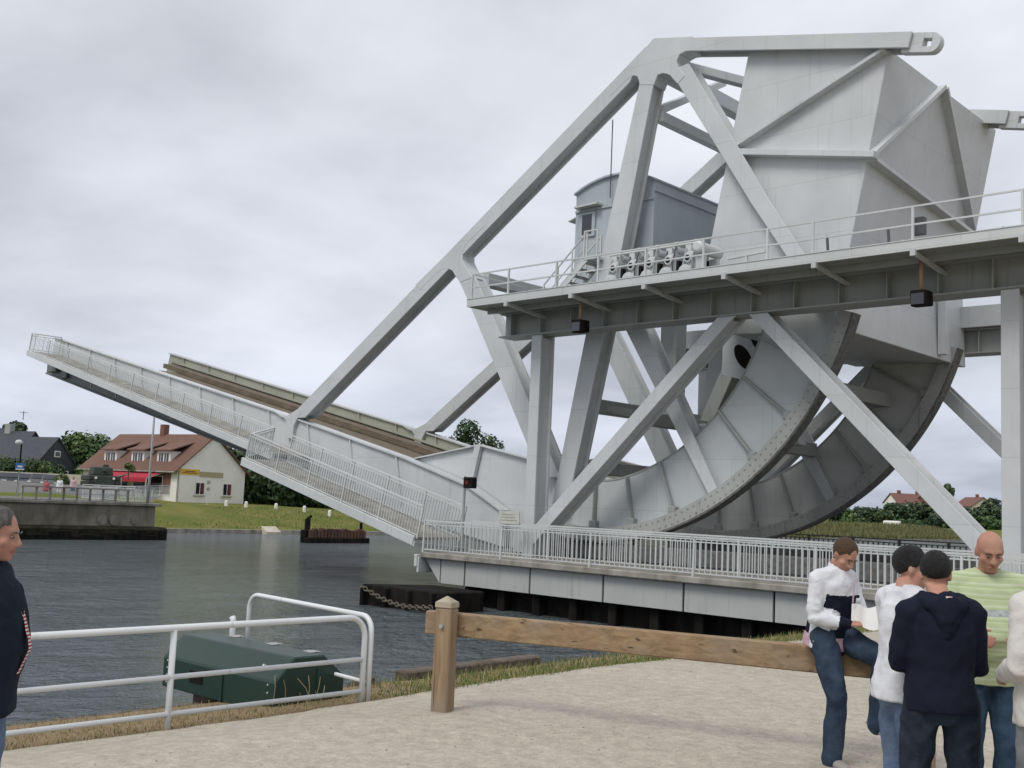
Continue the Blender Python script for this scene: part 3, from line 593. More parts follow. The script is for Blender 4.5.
em = N(nt, 'ShaderNodeMix', data_type='RGBA', blend_type='MULTIPLY'); em.inputs['Factor'].default_value = 1; L(rp.outputs[0], em.inputs[6]); L(er.outputs[0], em.inputs[7])
bg2 = N(nt, 'ShaderNodeBackground', Strength=1.0); L(em.outputs[2], bg2.inputs['Color'])
ms = N(nt, 'ShaderNodeMixShader'); ms.inputs[0].default_value = .93; L(bg.outputs[0], ms.inputs[1]); L(bg2.outputs[0], ms.inputs[2]); L(ms.outputs[0], out.inputs['Surface'])
sd = bpy.data.lights.new('sun', 'SUN'); sd.energy = 1.5; sd.angle = R_(24); sd.color = (1, .965, .92)
so = bpy.data.objects.new('sun', sd); COL.objects.link(so); so.rotation_euler = sund.to_track_quat('Z', 'Y').to_euler()
SC.view_settings.view_transform = 'Standard'; SC.view_settings.look = 'None'; SC.view_settings.exposure = 0.17; SC.view_settings.gamma = 1

# ---------------------------------------------------------------- ground, path, water
WZ = -1.75
def hgt(x, y):
    if y > 219 and x < -8:
        return pl([(219, -3.5), (219.5, -1.5), (228, .2), (250, .5), (400, 3.0), (3000, 12)], y)
    if x > -11: 
        if x > -7.0: return 0.0
        if x > -10.3: return pl([(-10.3, -.36), (-9.6, -.30), (-8.3, pl([(6, -.17), (9, -.10)], min(9, max(6, y)))), (-7.0, -.0)], x)
        return -3.5
    if x > -81.3: return -3.5
    t = min(1, max(0, (62 - y) / 10.0))
    lo = pl([(-3000, 8), (-200, 2.6), (-140, 2.2), (-118, .6), (-95, .25), (-91, .15), (-82, -1.40), (-81.3, -1.5)], x)
    hi = pl([(-3000, 8), (-200, 3.0), (-140, 2.4), (-96, 1.5), (-84, .8), (-82, .5), (-81.3, .5)], x)
    if y < 41.5: return hi
    t = min(1, max(0, (58 - y) / 12.0)); 
    if y < 60 and x > -95: t *= max(0, (-84 - x) / 11.0)
    return lo + (hi - lo) * t
xs = [-3000, -1200, -500, -300, -200, -160, -140, -130, -124, -118, -112, -106, -102, -98, -95, -93, -91, -89, -87, -85, -83.5, -82, -81.4, -81.2, -60, -40, -25, -10.5, -10.3, -9.9, -9.6, -9.2, -8.8, -8.4, -8, -7.6, -7, -6, -5, -4, -3, -2, -1, 0, 2, 5, 10, 20, 50, 120, 400, 1200, 3000]
ys = [-3000, -800, -200, -60, -20, -8, -4, -2, 0, 1, 2, 3, 4, 5, 6, 7, 8, 9, 10, 11, 12, 13, 14, 16, 18, 20, 24, 30, 36, 41, 41.6, 44, 47, 50, 53, 56, 59, 62, 66, 70, 76, 84, 95, 110, 130, 160, 190, 218.9, 219.6, 224, 229, 240, 255, 280, 320, 400, 700, 1500, 3000]
vs = []; nx = len(xs)
for y in ys:
    for x in xs:
        h = hgt(x, y)
        if -90 < x < -7 or True:
            if h > -1.6 and x < -20: h += .10 * noise.noise(V((x * .31, y * .31, 0))) * min(1, (abs(x) / 60 + .25))
        vs.append(V((x, y, h)))
fs = [(j * nx + i, j * nx + i + 1, (j + 1) * nx + i + 1, (j + 1) * nx + i) for j in range(len(ys) - 1) for i in range(nx - 1)]
def groundmat():
    m, nt, b = nodes('ground_turf'); L = nt.links.new
    tc = N(nt, 'ShaderNodeTexCoord'); sp = N(nt, 'ShaderNodeSeparateXYZ'); L(tc.outputs['Object'], sp.inputs[0])
    n1 = N(nt, 'ShaderNodeTexNoise', Scale=.22, Detail=6.0, Roughness=.6); L(tc.outputs['Object'], n1.inputs['Vector'])
    n2 = N(nt, 'ShaderNodeTexNoise', Scale=5.0, Detail=8.0, Roughness=.75); L(tc.outputs['Object'], n2.inputs['Vector'])
    g = N(nt, 'ShaderNodeValToRGB'); L(n1.outputs['Fac'], g.inputs[0]); g.color_ramp.elements[0].position = .35; g.color_ramp.elements[0].color = (.105, .135, .028, 1); g.color_ramp.elements[1].position = .68; g.color_ramp.elements[1].color = (.20, .185, .06, 1)
    d = N(nt, 'ShaderNodeValToRGB'); L(n2.outputs['Fac'], d.inputs[0]); d.color_ramp.elements[0].position = .36; d.color_ramp.elements[0].color = (.38, .30, .18, 1); d.color_ramp.elements[1].position = .66; d.color_ramp.elements[1].color = (.22, .16, .09, 1)
    f = N(nt, 'ShaderNodeMapRange'); f.inputs[1].default_value = -30; f.inputs[2].default_value = -29; L(sp.outputs['X'], f.inputs[0])
    mx = N(nt, 'ShaderNodeMix', data_type='RGBA'); L(f.outputs[0], mx.inputs['Factor']); L(g.outputs[0], mx.inputs[6]); L(d.outputs[0], mx.inputs[7])
    v = N(nt, 'ShaderNodeMapRange'); L(n2.outputs['Fac'], v.inputs[0]); v.inputs[3].default_value = .6; v.inputs[4].default_value = 1.4
    ml = N(nt, 'ShaderNodeMix', data_type='RGBA', blend_type='MULTIPLY'); ml.inputs['Factor'].default_value = 1; L(mx.outputs[2], ml.inputs[6]); L(v.outputs[0], ml.inputs[7])
    L(ml.outputs[2], b.inputs['Base Color']); b.inputs['Roughness'].default_value = .95; b.inputs['Specular IOR Level'].default_value = .1
    bp = N(nt, 'ShaderNodeBump', Strength=.9, Distance=.08); L(n2.outputs['Fac'], bp.inputs['Height']); L(bp.outputs[0], b.inputs['Normal'])
    return m
def sandmat():
    m, nt, b = nodes('pale_trodden_grit'); L = nt.links.new
    tc = N(nt, 'ShaderNodeTexCoord')
    n1 = N(nt, 'ShaderNodeTexNoise', Scale=.55, Detail=5.0, Roughness=.6); L(tc.outputs['Object'], n1.inputs['Vector'])
    n2 = N(nt, 'ShaderNodeTexNoise', Scale=7.0, Detail=9.0, Roughness=.72); L(tc.outputs['Object'], n2.inputs['Vector'])
    vo = N(nt, 'ShaderNodeTexVoronoi', Scale=55.0); L(tc.outputs['Object'], vo.inputs['Vector'])
    a = N(nt, 'ShaderNodeValToRGB'); L(n1.outputs['Fac'], a.inputs[0]); a.color_ramp.elements[0].position = .3; a.color_ramp.elements[0].color = (.50, .458, .378, 1); a.color_ramp.elements[1].position = .72; a.color_ramp.elements[1].color = (.435, .395, .318, 1)
    r = N(nt, 'ShaderNodeMapRange'); L(n2.outputs['Fac'], r.inputs[0]); r.inputs[1].default_value = .3; r.inputs[2].default_value = .7; r.inputs[3].default_value = .76; r.inputs[4].default_value = 1.15
    ml = N(nt, 'ShaderNodeMix', data_type='RGBA', blend_type='MULTIPLY'); ml.inputs['Factor'].default_value = 1; L(a.outputs[0], ml.inputs[6]); L(r.outputs[0], ml.inputs[7])
    r2 = N(nt, 'ShaderNodeMapRange'); L(vo.outputs['Color'], r2.inputs[0]); r2.inputs[3].default_value = .8; r2.inputs[4].default_value = 1.12
    m2 = N(nt, 'ShaderNodeMix', data_type='RGBA', blend_type='MULTIPLY'); m2.inputs['Factor'].default_value = 1; L(ml.outputs[2], m2.inputs[6]); L(r2.outputs[0], m2.inputs[7])
    L(m2.outputs[2], b.inputs['Base Color']); b.inputs['Roughness'].default_value = .95; b.inputs['Specular IOR Level'].default_value = .15
    bp = N(nt, 'ShaderNodeBump', Strength=.8, Distance=.025); L(n2.outputs['Fac'], bp.inputs['Height'])
    bp2 = N(nt, 'ShaderNodeBump', Strength=.5, Distance=.008); L(vo.outputs['Distance'], bp2.inputs['Height']); L(bp.outputs[0], bp2.inputs['Normal']); L(bp2.outputs[0], b.inputs['Normal'])
    return m
g = MB(); g.add(vs, fs); kind(g.build('ground', groundmat(), smooth=False), 'structure')
# the path: a sheet with a ragged edge, following the ground
def edge_x(y): return -8.27 + .12 * noise.noise(V((0, y * .9, 3))) + .07 * noise.noise(V((0, y * 4.1, 3))) - max(0, y - 12) * .12 + .28 * max(0, y - 18)
pv = []; cols = 60; py = [-30, -15, -8, -4] + [-3 + i * .12 for i in range(225)]
for y in py:
    e0 = edge_x(y)
    for i in range(cols + 1):
        t = (i / cols) ** 2.0; x = e0 + t * (30 - e0)
        hh = hgt(x, y)
        pv.append(V((x, y, hh + .015 + (0 if i else -.03) + .014 * noise.noise(V((x * 1.3, y * 1.3, 0))) * min(1, i / 6))))
g = MB(); n_ = cols + 1
g.add(pv, [(j * n_ + i, j * n_ + i + 1, (j + 1) * n_ + i + 1, (j + 1) * n_ + i) for j in range(len(py) - 1) for i in range(cols)])
kind(g.build('path', sandmat(), smooth=True), 'structure')

def watermat():
    m, nt, b = nodes('canal_water'); L = nt.links.new
    tc = N(nt, 'ShaderNodeTexCoord'); mp = N(nt, 'ShaderNodeMapping'); mp.inputs['Scale'].default_value = (.9, .55, 1); mp.inputs['Rotation'].default_value = (0, 0, R_(25)); L(tc.outputs['Object'], mp.inputs['Vector'])
    n1 = N(nt, 'ShaderNodeTexNoise', Scale=.62, Detail=7.0, Roughness=.66, Distortion=.6); L(mp.outputs[0], n1.inputs['Vector'])
    n2 = N(nt, 'ShaderNodeTexNoise', Scale=2.6, Detail=4.0, Roughness=.65); L(mp.outputs[0], n2.inputs['Vector'])
    n3 = N(nt, 'ShaderNodeTexNoise', Scale=.09, Detail=3.0); L(mp.outputs[0], n3.inputs['Vector'])
    ad = N(nt, 'ShaderNodeMath', operation='MULTIPLY_ADD'); L(n2.outputs['Fac'], ad.inputs[0]); ad.inputs[1].default_value = .55; L(n1.outputs['Fac'], ad.inputs[2])
    st = N(nt, 'ShaderNodeMapRange'); L(n3.outputs['Fac'], st.inputs[0]); st.inputs[1].default_value = .35; st.inputs[2].default_value = .65; st.inputs[3].default_value = .75; st.inputs[4].default_value = 1.0
    bp = N(nt, 'ShaderNodeBump', Distance=1.0); L(st.outputs[0], bp.inputs['Strength']); L(ad.outputs[0], bp.inputs['Height']); L(bp.outputs[0], b.inputs['Normal'])
    b.inputs['Base Color'].default_value = (.125, .147, .156, 1); b.inputs['Roughness'].default_value = .08; b.inputs['IOR'].default_value = 1.333; b.inputs['Specular IOR Level'].default_value = .5
    return m
g = MB(); g.add([(-81.6, -1500, WZ), (-9.9, -1500, WZ), (-9.9, 219.8, WZ), (-81.6, 219.8, WZ)], [(0, 1, 2, 3)])
g.add([(-1500, 60, WZ - .3), (-81.6, 60, WZ - .3), (-81.6, 60.1, WZ - .3), (-1500, 60.1, WZ - .3)], [(0, 1, 2, 3)])
g.v = g.v[:4]; g.f = g.f[:1]; g.m = g.m[:1]
kind(g.build('water', watermat()), 'structure')
b = MB(); b.box(-10.34, -10.08, -60, 27, -3.6, -.40)
for i in range(40): b.box(-10.38, -10.34, -8 + i * .8, -8 + i * .8 + .72, -2.6, -.5)
kind(b.build('quay_wall', 'oldwood', bevel=.02), 'structure')
b = MB(); b.box(-81.9, -81.15, 41.6, 219, -3.5, -1.42); kind(b.build('canal_edge', 'conc'), 'structure')

# ---------------------------------------------------------------- grass
def blades(name, n, fx, hmin, hmax, wd, mats):
    b = MB()
    for i in range(n):
        p = fx(); a = rnd.uniform(0, 6.283); h = rnd.uniform(hmin, hmax); lean = V((rnd.uniform(-.5, .5), rnd.uniform(-.5, .5), 1)) * h
        s = V((math.cos(a), math.sin(a), 0)) * wd
        b.add([p - s, p + s, p + lean * .55 + s * .7, p + lean], [(0, 1, 2), (0, 2, 3)], rnd.randrange(len(mats)))
    return kind(b.build(name, mats), 'stuff')
GR = [mat('grass_green', (.10, .16, .03), .7, var=.4), mat('grass_fresh', (.16, .20, .045), .7, var=.3), mat('grass_straw', (.40, .32, .17), .8, var=.4), mat('grass_brown', (.30, .21, .11), .8, var=.4)]
def f_dry():
    y = rnd.uniform(1.5, 7.6); x = edge_x(y) - abs(rnd.gauss(0, .9)) + rnd.uniform(-.1, .16)
    return V((max(x, -9.9), y, hgt(max(x, -9.9), y) + .0))
def f_green():
    y = rnd.uniform(7.3, 25); x = edge_x(y) - abs(rnd.gauss(0, .45)) + .14
    return V((x, y, hgt(x, y)))
def f_green2():
    y = rnd.uniform(8, 26); x = -10.0 + rnd.uniform(0, 1.7)
    return V((x, y, hgt(x, y)))
blades('dry_grass', 5200, f_dry, .008, .045, .004, [GR[2], GR[3], GR[2], GR[3], GR[2], GR[0]])
blades('verge_grass', 9000, f_green, .015, .06, .005, [GR[0], GR[1], GR[0], GR[1], GR[2]])
blades('quay_grass', 8000, f_green2, .03, .10, .006, [GR[0], GR[1], GR[2]])
def f_bank():
    x = -81.6 - 15 * rnd.random() ** 1.3; y = rnd.uniform(125, 226); return V((x, y, hgt(x, min(y, 218))))
blades('reed_bed', 22000, f_bank, .3, 1.1, .09, [mat('reed_olive', (.16, .17, .06), .8, var=.3), mat('reed_pale', (.23, .21, .10), .8, var=.3), mat('reed_green', (.11, .135, .045), .8, var=.3)])
def f_bank2():
    x = rnd.uniform(-93, -82); return V((x, rnd.uniform(42, 150), hgt(x, 80)))
blades('bank_grass', 15000, f_bank2, .08, .26, .03, [GR[0], GR[1], GR[1], GR[2]])

# small stones on the path
b = MB()
for i in range(900):
    y = rnd.uniform(3.5, 16); x = rnd.uniform(-7.6, 1); r = rnd.uniform(.003, .010)
    b.ell((x, y, .018), (r, r * rnd.uniform(.6, 1), r * .6), 6, 4)
kind(b.build('pebbles', mat('pebble', (.44, .40, .34), .9, scale=40, col2=(.24, .21, .18))), 'stuff')

# ---------------------------------------------------------------- white pipe railing and the green box at the quay
pr = thing('pipe_railing', 'white tubular railing of three rails with rounded corner along the quay edge', 'railing', (-8.4, 7.0, -.2))
zb, zt = -.22, .65
def front(z, y0, y1): return [(-8.37, y0, z), (-8.37, y1 - .2, z)]
arcp = [(-8.37, 6.80 + .20 * math.sin(R_(a)), zt - .20 + .20 * math.cos(R_(a))) for a in range(0, 91, 15)]
b = MB(); b.tube([(-8.37, -2, zt)] + arcp + [(-8.37, 7.0, zb - .1)], .028, 12); b.build('front_frame', 'white_rail', pr, smooth=True)
b = MB(); b.tube(front(.25, -2, 7.19), .022, 10); b.build('middle_rail', 'white_rail', pr, smooth=True)
b = MB(); b.tube(front(-.05, -2, 7.19), .022, 10); b.build('lower_rail', 'white_rail', pr, smooth=True)
for y in (2.2, 4.95):
    b = MB(); b.tube([(-8.37, y, zb - .15), (-8.37, y, zt)], .026, 12); b.build('post', 'white_rail', pr, smooth=True)
b = MB(); ar2 = [(-10.62 - .16 * math.sin(R_(a)), 7.3, zt - .16 + .16 * math.cos(R_(a))) for a in range(0, 91, 15)]
ar3 = [(-8.50 + .14 * math.sin(R_(a)), 7.07, zt - .14 + .14 * math.cos(R_(a))) for a in range(90, -1, -15)]
b.tube([(-8.36, 7.07, zb - .1)] + ar3 + ar2 + [(-10.78, 7.3, zb - .2)], .026, 12); b.build('return_frame', 'white_rail', pr, smooth=True)
b = MB(); b.tube([(-8.4, 7.08, 0.02), (-10.2, 7.25, .02)], .02, 10); b.build('return_rail', 'white_rail', pr, smooth=True)
for y in (2.2, 4.95, 7.0):
    b = MB(); b.box(-8.44, -8.30, y - .07, y + .07, -.20, -.185); b.tube([(-8.37, y, -.19), (-8.37, y, -.165)], .036, 10); b.build('foot_plate', 'rustpipe', pr)
for y in (2.2, 4.95):
    for z in (.25, -.05):
        b = MB(); b.tube([(-8.37, y - .03, z), (-8.37, y + .03, z)], .0265, 10); b.build('weld_collar', 'rail', pr)
b = MB(); b.tube([(-10.78, 7.10, -.3), (-10.78, 7.10, .37), (-10.80, 7.1, .40)], .035, 10); b.build('stub_post', 'white_rail', pr, smooth=True)

gx = thing('green_box', 'long dark green metal box with chamfered lid beside the white railing', 'metal box', (-9.8, 6.8, -.35))
prof = [(6.4, -.32), (7.25, -.32), (7.25, .0), (6.98, .22), (6.62, .22), (6.4, 0.0)]
x0, x1 = -11.0, -8.95
b = MB(); b.add([(x0, y, z) for y, z in prof] + [(x1, y, z) for y, z in prof], [(5, 4, 3, 2, 1, 0), (6, 7, 8, 9, 10, 11)] + [(i, (i + 1) % 6, (i + 1) % 6 + 6, i + 6) for i in range(6)])
b.build('box_body', 'boxgreen', gx, bevel=.015)
b = MB(); b.box(-9.86, -9.82, 6.385, 6.4, -.31, 0); b.box(-8.95, -8.935, 6.9, 6.93, -.25, .1); b.build('seam_strip', 'boxgreen', gx)
b = MB(); b.tube([(-9.25, 6.5, .105), (-9.25, 6.47, .12)], .014, 8); b.build('lock_cap', 'rail', gx)
b = MB()
for x in (-10.6, -9.9, -9.25): b.tube([(x, 7.0, .222), (x + .14, 7.0, .222)], .012, 8); b.box(x, x + .14, 6.93, 7.06, .221, .228)
b.build('hinge', 'dirty', gx)
b = MB()
for x in (-10.9, -9.05):
    for k in range(4): b.tube([(x, 6.392, -.26 + k * .075), (x, 6.40, -.26 + k * .075)], .009, 6)
b.build('rivet', 'rail', gx)
b = MB(); b.box(-10.45, -10.2, 6.392, 6.40, -.2, -.08); b.build('vent', 'black', gx)
b = MB(); b.box(-10.6, -9.05, 6.55, 7.15, -.9, -.33); gx2 = b.build('plinth', 'oldwood', gx)
# dry stalks in front of the box
b = MB()
for i in range(8):
    p = V((-8.8 + rnd.uniform(-.1, .1), 6.6 + rnd.uniform(-.3, .3), -.2)); q = p + V((rnd.uniform(-.12, .12), rnd.uniform(-.12, .12), rnd.uniform(.12, .28)))
    b.tube([p, (p + q) / 2 + V((.02, 0, .03)), q], .003, 4)
kind(tag(b.build('dry_weed', GR[2]), 'tuft of dry straw-coloured stalks at the end of the green box', 'weed'), 'thing')

# timber rail fence
tf = thing('timber_fence', 'heavy sawn timber rail on a square capped post at the path edge', 'fence', (-7.0, 6.8, 0))
td = V((.948, .317, 0)); tn = V((.317, -.948, 0))          # along the rail / towards the path
pc = V((-6.96, 6.72, 0)); hw = .077
def obx(c, l0, l1, n0, n1, z0, z1): 
    q = lambda l, n, z: c + td * l + tn * n + V((0, 0, z))
    return [q(l0, n0, z0), q(l1, n0, z0), q(l1, n1, z0), q(l0, n1, z0)], [q(l0, n0, z1), q(l1, n0, z1), q(l1, n1, z1), q(l0, n1, z1)]
b = MB(); b.hexa(*obx(pc, -hw, hw, -hw, hw, -.3, .88)); 
q = lambda l, n, z: pc + td * l + tn * n + V((0, 0, z))
b.build('post', 'woodpost', tf, bevel=.012)
b = MB(); b.hexa(*obx(pc, -hw - .002, hw + .002, -hw - .002, hw + .002, .882, .93)); 
b.add([q(-hw, -hw, .93), q(hw, -hw, .93), q(hw, hw, .93), q(-hw, hw, .93), q(0, 0, .985)], [(0, 1, 4), (1, 2, 4), (2, 3, 4), (3, 0, 4)]); b.build('post_cap', mat('pale_post_top', (.42, .36, .27), .8, var=.25), tf, bevel=.006)
b = MB(); b.hexa(*obx(pc, -.26, 3.98, -.20, -.09, .63, .83)); b.build('rail', 'wood', tf, bevel=.01)
b = MB(); b.hexa(*obx(pc, 3.78, 3.94, -.085, .085, -.3, .84)); b.build('post', 'woodpost', tf, bevel=.01)
b = MB(); p = pc + tn * .1 + V((0, 0, .73)); b.tube([p - tn * .02, p + tn * .004], .018, 8); b.build('bolt_head', 'dirty', tf)

ob = thing('timber_baulk', 'old grey timber baulk lying along the quay edge behind the rail', 'timber', (-9.8, 9.5, -.55))
b = MB(); b.bar((-9.95, 8.9, -.30), (-10.05, 11.4, -.30), .22, .16); b.build('baulk', 'oldwood', ob, bevel=.02)
b = MB(); b.box(-10.0, -9.8, 8.2, 8.4, -.6, -.22); b.build('stub', 'oldwood', ob, bevel=.02)

# near dolphin and chain
dn = thing('fender_dolphin', 'tarred timber fender standing in the water in front of the pier, with a hanging chain', 'fender', (-27.5, 24.9, WZ))
b = MB(); b.hexa([(-28.9, 23.9, -3), (-25.4, 24.45, -3), (-25.4, 26.2, -3), (-27.6, 26.1, -3)], [(-28.9, 23.9, -1.07), (-25.4, 24.45, -1.1), (-25.4, 26.2, -1.1), (-27.6, 26.1, -1.07)]); b.build('timber_block', 'black', dn, bevel=.04)
for i in range(4):
    b = MB(); b.bar((-28.7 + i * .95, 23.88 + i * .147, -3), (-28.7 + i * .95, 23.88 + i * .147, -1.12), .3, .16, (1, 0, 0)); b.build('fender_pile', 'black', dn, bevel=.03)
b = MB(); p0, p1 = V((-28.6, 23.7, -1.15)), V((-25.6, 24.0, -1.55))
for i in range(22):
    t = i / 21; p = p0.lerp(p1, t) - V((0, 0, .22 * math.sin(math.pi * t))); d = (p1 - p0).normalized() * .1
    o = V((0, 0, .06)) if i % 2 else V((0, .06, .0))
    b.tube([p - d, p - d * .5 + o, p + d * .5 + o, p + d, p + d * .5 - o, p - d * .5 - o, p - d], .022, 6)
b.build('chain', mat('rusty_chain', (.16, .14, .11), .8, .3), dn)

# far dolphin in the channel
ds = thing('fender_dolphin', 'rusty brown timber dolphin with a bollard, standing alone in the channel', 'fender', (-66.9, 52.7, WZ))
b = MB()
for i in range(17):
    y = 50.0 + i * .31; b.box(-66.9 + rnd.uniform(-.06, .06), -66.55, y, y + .26, -2.6, -.72 + rnd.uniform(-.09, .09))
b.build('pile_row', 'rustwood', ds, bevel=.03)
b = MB(); b.box(-67.5, -66.9, 49.7, 55.4, -2.6, -.8); b.box(-66.9, -66.4, 49.6, 55.5, -2.6, -1.35); b.build('core', 'black', ds, bevel=.05)
b = MB(); b.tube([(-67.2, 50.1, -.8), (-67.2, 50.1, .0)], .22, 10); b.tube([(-67.2, 50.1, .0), (-67.2, 50.4, .22)], .12, 8); b.build('bollard', 'black', ds)
b = MB(); b.tube([(-67.2, 55.2, -.8), (-67.2, 55.2, -.2)], .12, 8); b.build('post', 'black', ds)
# ---------------------------------------------------------------- far abutment
ab = thing('abutment', 'old stained concrete abutment pier with dark tidal band on the far bank', 'pier', (-74, 34, WZ))
b = MB(); b.box(-82.5, -70.2, -40, 39.4, -.9, .52); b.build('upper_block', 'conc_pier', ab, bevel=.05)
b = MB(); b.box(-82.5, -69.95, -40, 39.7, .52, .72); b.build('coping', 'conc', ab, bevel=.03)
b = MB(); b.box(-82.5, -69.7, -40, 40.2, -3.6, -.9); b.build('lower_block', 'algae', ab, bevel=.15)
b = MB()
for i in range(26):
    y = 39.6 - i * .75; b.box(-69.75, -69.3 + rnd.uniform(-.12, .1), y - .5, y + .28, -3, -1.25 + rnd.uniform(-.25, .2))
b.build('fender_piles', 'black', ab, bevel=.05)
for y in (35.55, 36.4, 37.9):
    b = MB(); b.tube([(-70.25, y, -.45), (-70.12, y, -.45)], .36 if y < 37 else .3, 16); b.build('round_plate', 'conc', ab)
b = MB(); b.box(-70.25, -69.9, 25, 28.55, -.9, .95); b.build('end_pilaster', 'grey2', ab, bevel=.04)
arl = thing('abutment_railing', 'pale low railing with broad top rail along the far abutment', 'railing', (-70.6, 35, .72), 'railings on the far abutment')
b = MB(); b.box(-70.75, -70.5, 30.2, 37.6, 1.52, 1.60); b.build('top_rail', 'conc', arl)
b = MB(); b.box(-70.68, -70.58, 30.2, 37.6, 1.15, 1.22); b.build('middle_rail', 'rail', arl)
for i in range(9):
    b = MB(); y = 30.3 + i * .9; b.box(-70.7, -70.56, y - .05, y + .05, .72, 1.52); b.build('post', 'conc', arl)
arl2 = thing('abutment_railing', 'thin pale baluster railing at the right end of the far abutment', 'railing', (-73, 39, .72), 'railings on the far abutment')
railing(arl2, (-70.5, 37.9, .72), (-70.5, 39.3, .72), 1.1, (0, 0, 1), 1.4, .2)
railing(arl2, (-70.5, 39.3, .72), (-81, 39.3, .72), 1.1, (0, 0, 1), 2.4, .2)
arl3 = thing('abutment_railing', 'tall pale baluster railing at the far left beside the man in the dark jacket', 'railing', (-71, 27, .72), 'railings on the far abutment')
railing(arl3, (-70.5, 22, .95), (-70.5, 28.4, .95), 1.15, (0, 0, 1), 2.1, .2)
arl4 = thing('abutment_railing', 'long pale baluster railing along the road edge in front of the restaurant terrace', 'railing', (-90, 46, .72), 'railings on the far abutment')
def gz(x, y): return hgt(x, y)
railing(arl4, (-82.5, 40.6, gz(-82.5, 40.6)), (-94.0, 54.0, gz(-94, 50) + .1), 1.05, (0, 0, 1), 2.4, .25)
kr = MB(); kr.add([(-82.4, 27, .62), (-82.4, 41.4, .62), (-96, 50, 1.62), (-140, 52, 2.6), (-140, 30, 2.6), (-96, 27, 1.62)], [(0, 1, 2, 5), (5, 2, 3, 4)]); kr.add([(-82.4, 27, .745), (-70.3, 27, .745), (-70.3, 39.2, .745), (-82.4, 39.2, .745)], [(0, 1, 2, 3)]); kind(kr.build('approach_road', mat('grey_road', (.17, .165, .155), .9, var=.3, scale=2)), 'structure')
lp = thing('lamp_post', 'tall thin grey lamp post standing at the right end of the far abutment', 'lamp post', (-70.2, 38.8, .72), 'lamp posts on the far bank')
b = MB(); b.tube([(-70.3, 38.8, .72), (-70.3, 38.8, 2.2), (-70.3, 38.8, 8.7)], [.11, .085, .06], 12); b.build('pole', 'dirty', lp, smooth=True)
b = MB(); b.tube([(-70.3, 38.8, 8.7), (-70.1, 38.0, 9.0)], .05, 8); b.ell((-70.1, 37.8, 8.98), (.14, .35, .08)); b.build('lamp_head', 'dirty', lp)
p = at(20, 462, 80); gl = thing('lamp_post', 'dark lamp post with pale round globe beside the blue sign, far left', 'lamp post', (p.x, p.y, .7), 'lamp posts on the far bank')
b = MB(); b.tube([(p.x, p.y, .6), (p.x, p.y, 4.7)], .06, 8); b.build('pole', 'black', gl)
b = MB(); b.ell((p.x + .1, p.y - .25, 4.65), (.26, .26, .2)); b.build('globe', 'rail', gl, smooth=True)
b = MB(); b.bar((p.x, p.y, 4.72), (p.x + .1, p.y - .3, 4.85), .06); b.build('arm', 'black', gl)
p = at(20, 466.5, 79); bs = thing('road_sign', 'small square blue and white sign on a post at the far left', 'sign', (p.x, p.y, .7))
vd = V((.95, -.3, 0)); vs_ = V((.3, .95, 0))
b = MB(); b.bar(p - vs_ * .28, p + vs_ * .28, .04, .5, (0, 0, 1)); b.build('sign_panel', 'bluesign', bs)
b = MB(); c = p + vd * .03; b.bar(c - vs_ * .16, c + vs_ * .16, .02, .12, (0, 0, 1)); b.bar(c + V((0, 0, -.2)) - vs_ * .28, c + V((0, 0, -.2)) + vs_ * .28, .025, .07, (0, 0, 1)); b.build('white_mark', 'whitepaint', bs)
b = MB(); b.tube([(p.x - .05, p.y, .6), (p.x - .05, p.y, p.z)], .04, 8); b.build('post', 'dirty', bs)

# ---------------------------------------------------------------- restaurant
def frame(loc, rz): return Matrix.Translation(loc) @ Matrix.Rotation(rz, 4, 'Z')
class LM(MB):
    """mesh builder with a local frame (x along the long front, y into the house)"""
    def __init__(s, M): super().__init__(); s.M = M
    def build(s, *a, **k): s.v = [s.M @ p for p in s.v]; return super().build(*a, **k)
A = at(175, 507, 116); base = .2
Mh = frame((A.x, A.y, 0), R_(180 + 9))       # local x runs away to the left along the road front, local -y is into the gable
Lh, Wh = 16.2, 9.4
E0, RZ = 3.95, 7.75
hs = thing('restaurant', 'cream rendered house with brown tiled roof, three dormers and red awnings across the canal', 'house', (A.x, A.y, base))
b = LM(Mh); 
def yz(poly, x0, x1, b, mi=0):
    n = len(poly); b.add([(x0, y, z) for y, z in poly] + [(x1, y, z) for y, z in poly], [tuple(range(n)), tuple(range(2 * n - 1, n - 1, -1))] + [(i, (i + 1) % n, (i + 1) % n + n, i + n)[::-1] for i in range(n)], mi)
yz([(0, -1.5), (-Wh, -1.5), (-Wh, E0), (-Wh / 2, RZ - .1), (0, E0)], 0, Lh, b); b.build('wall', 'cream', hs)
b = LM(Mh); ov_, rt = .55, .16
for s in (0, 1):
    y0, y1 = (ov_, -Wh / 2) if s == 0 else (-Wh - ov_, -Wh / 2)
    sl = (RZ - E0) / (Wh / 2); ze = E0 - ov_ * sl
    b.hexa([(-.35, y0, ze), (Lh + .4, y0, ze), (Lh + .4, y1, RZ), (-.35, y1, RZ)], [(-.35, y0, ze + rt), (Lh + .4, y0, ze + rt), (Lh + .4, y1, RZ + rt), (-.35, y1, RZ + rt)])
RF = b.build('roof', 'rooftile', hs)
b = LM(Mh); b.tube([(-.3, .62, E0 - .42), (Lh + .35, .62, E0 - .42)], .09, 8); b.build('gutter', 'conc', hs)
b = LM(Mh); b.box(8.2, 8.9, -Wh / 2 - .35, -Wh / 2 + .35, RZ - .3, RZ + 1.25); b.build('chimney', 'brick', RF)
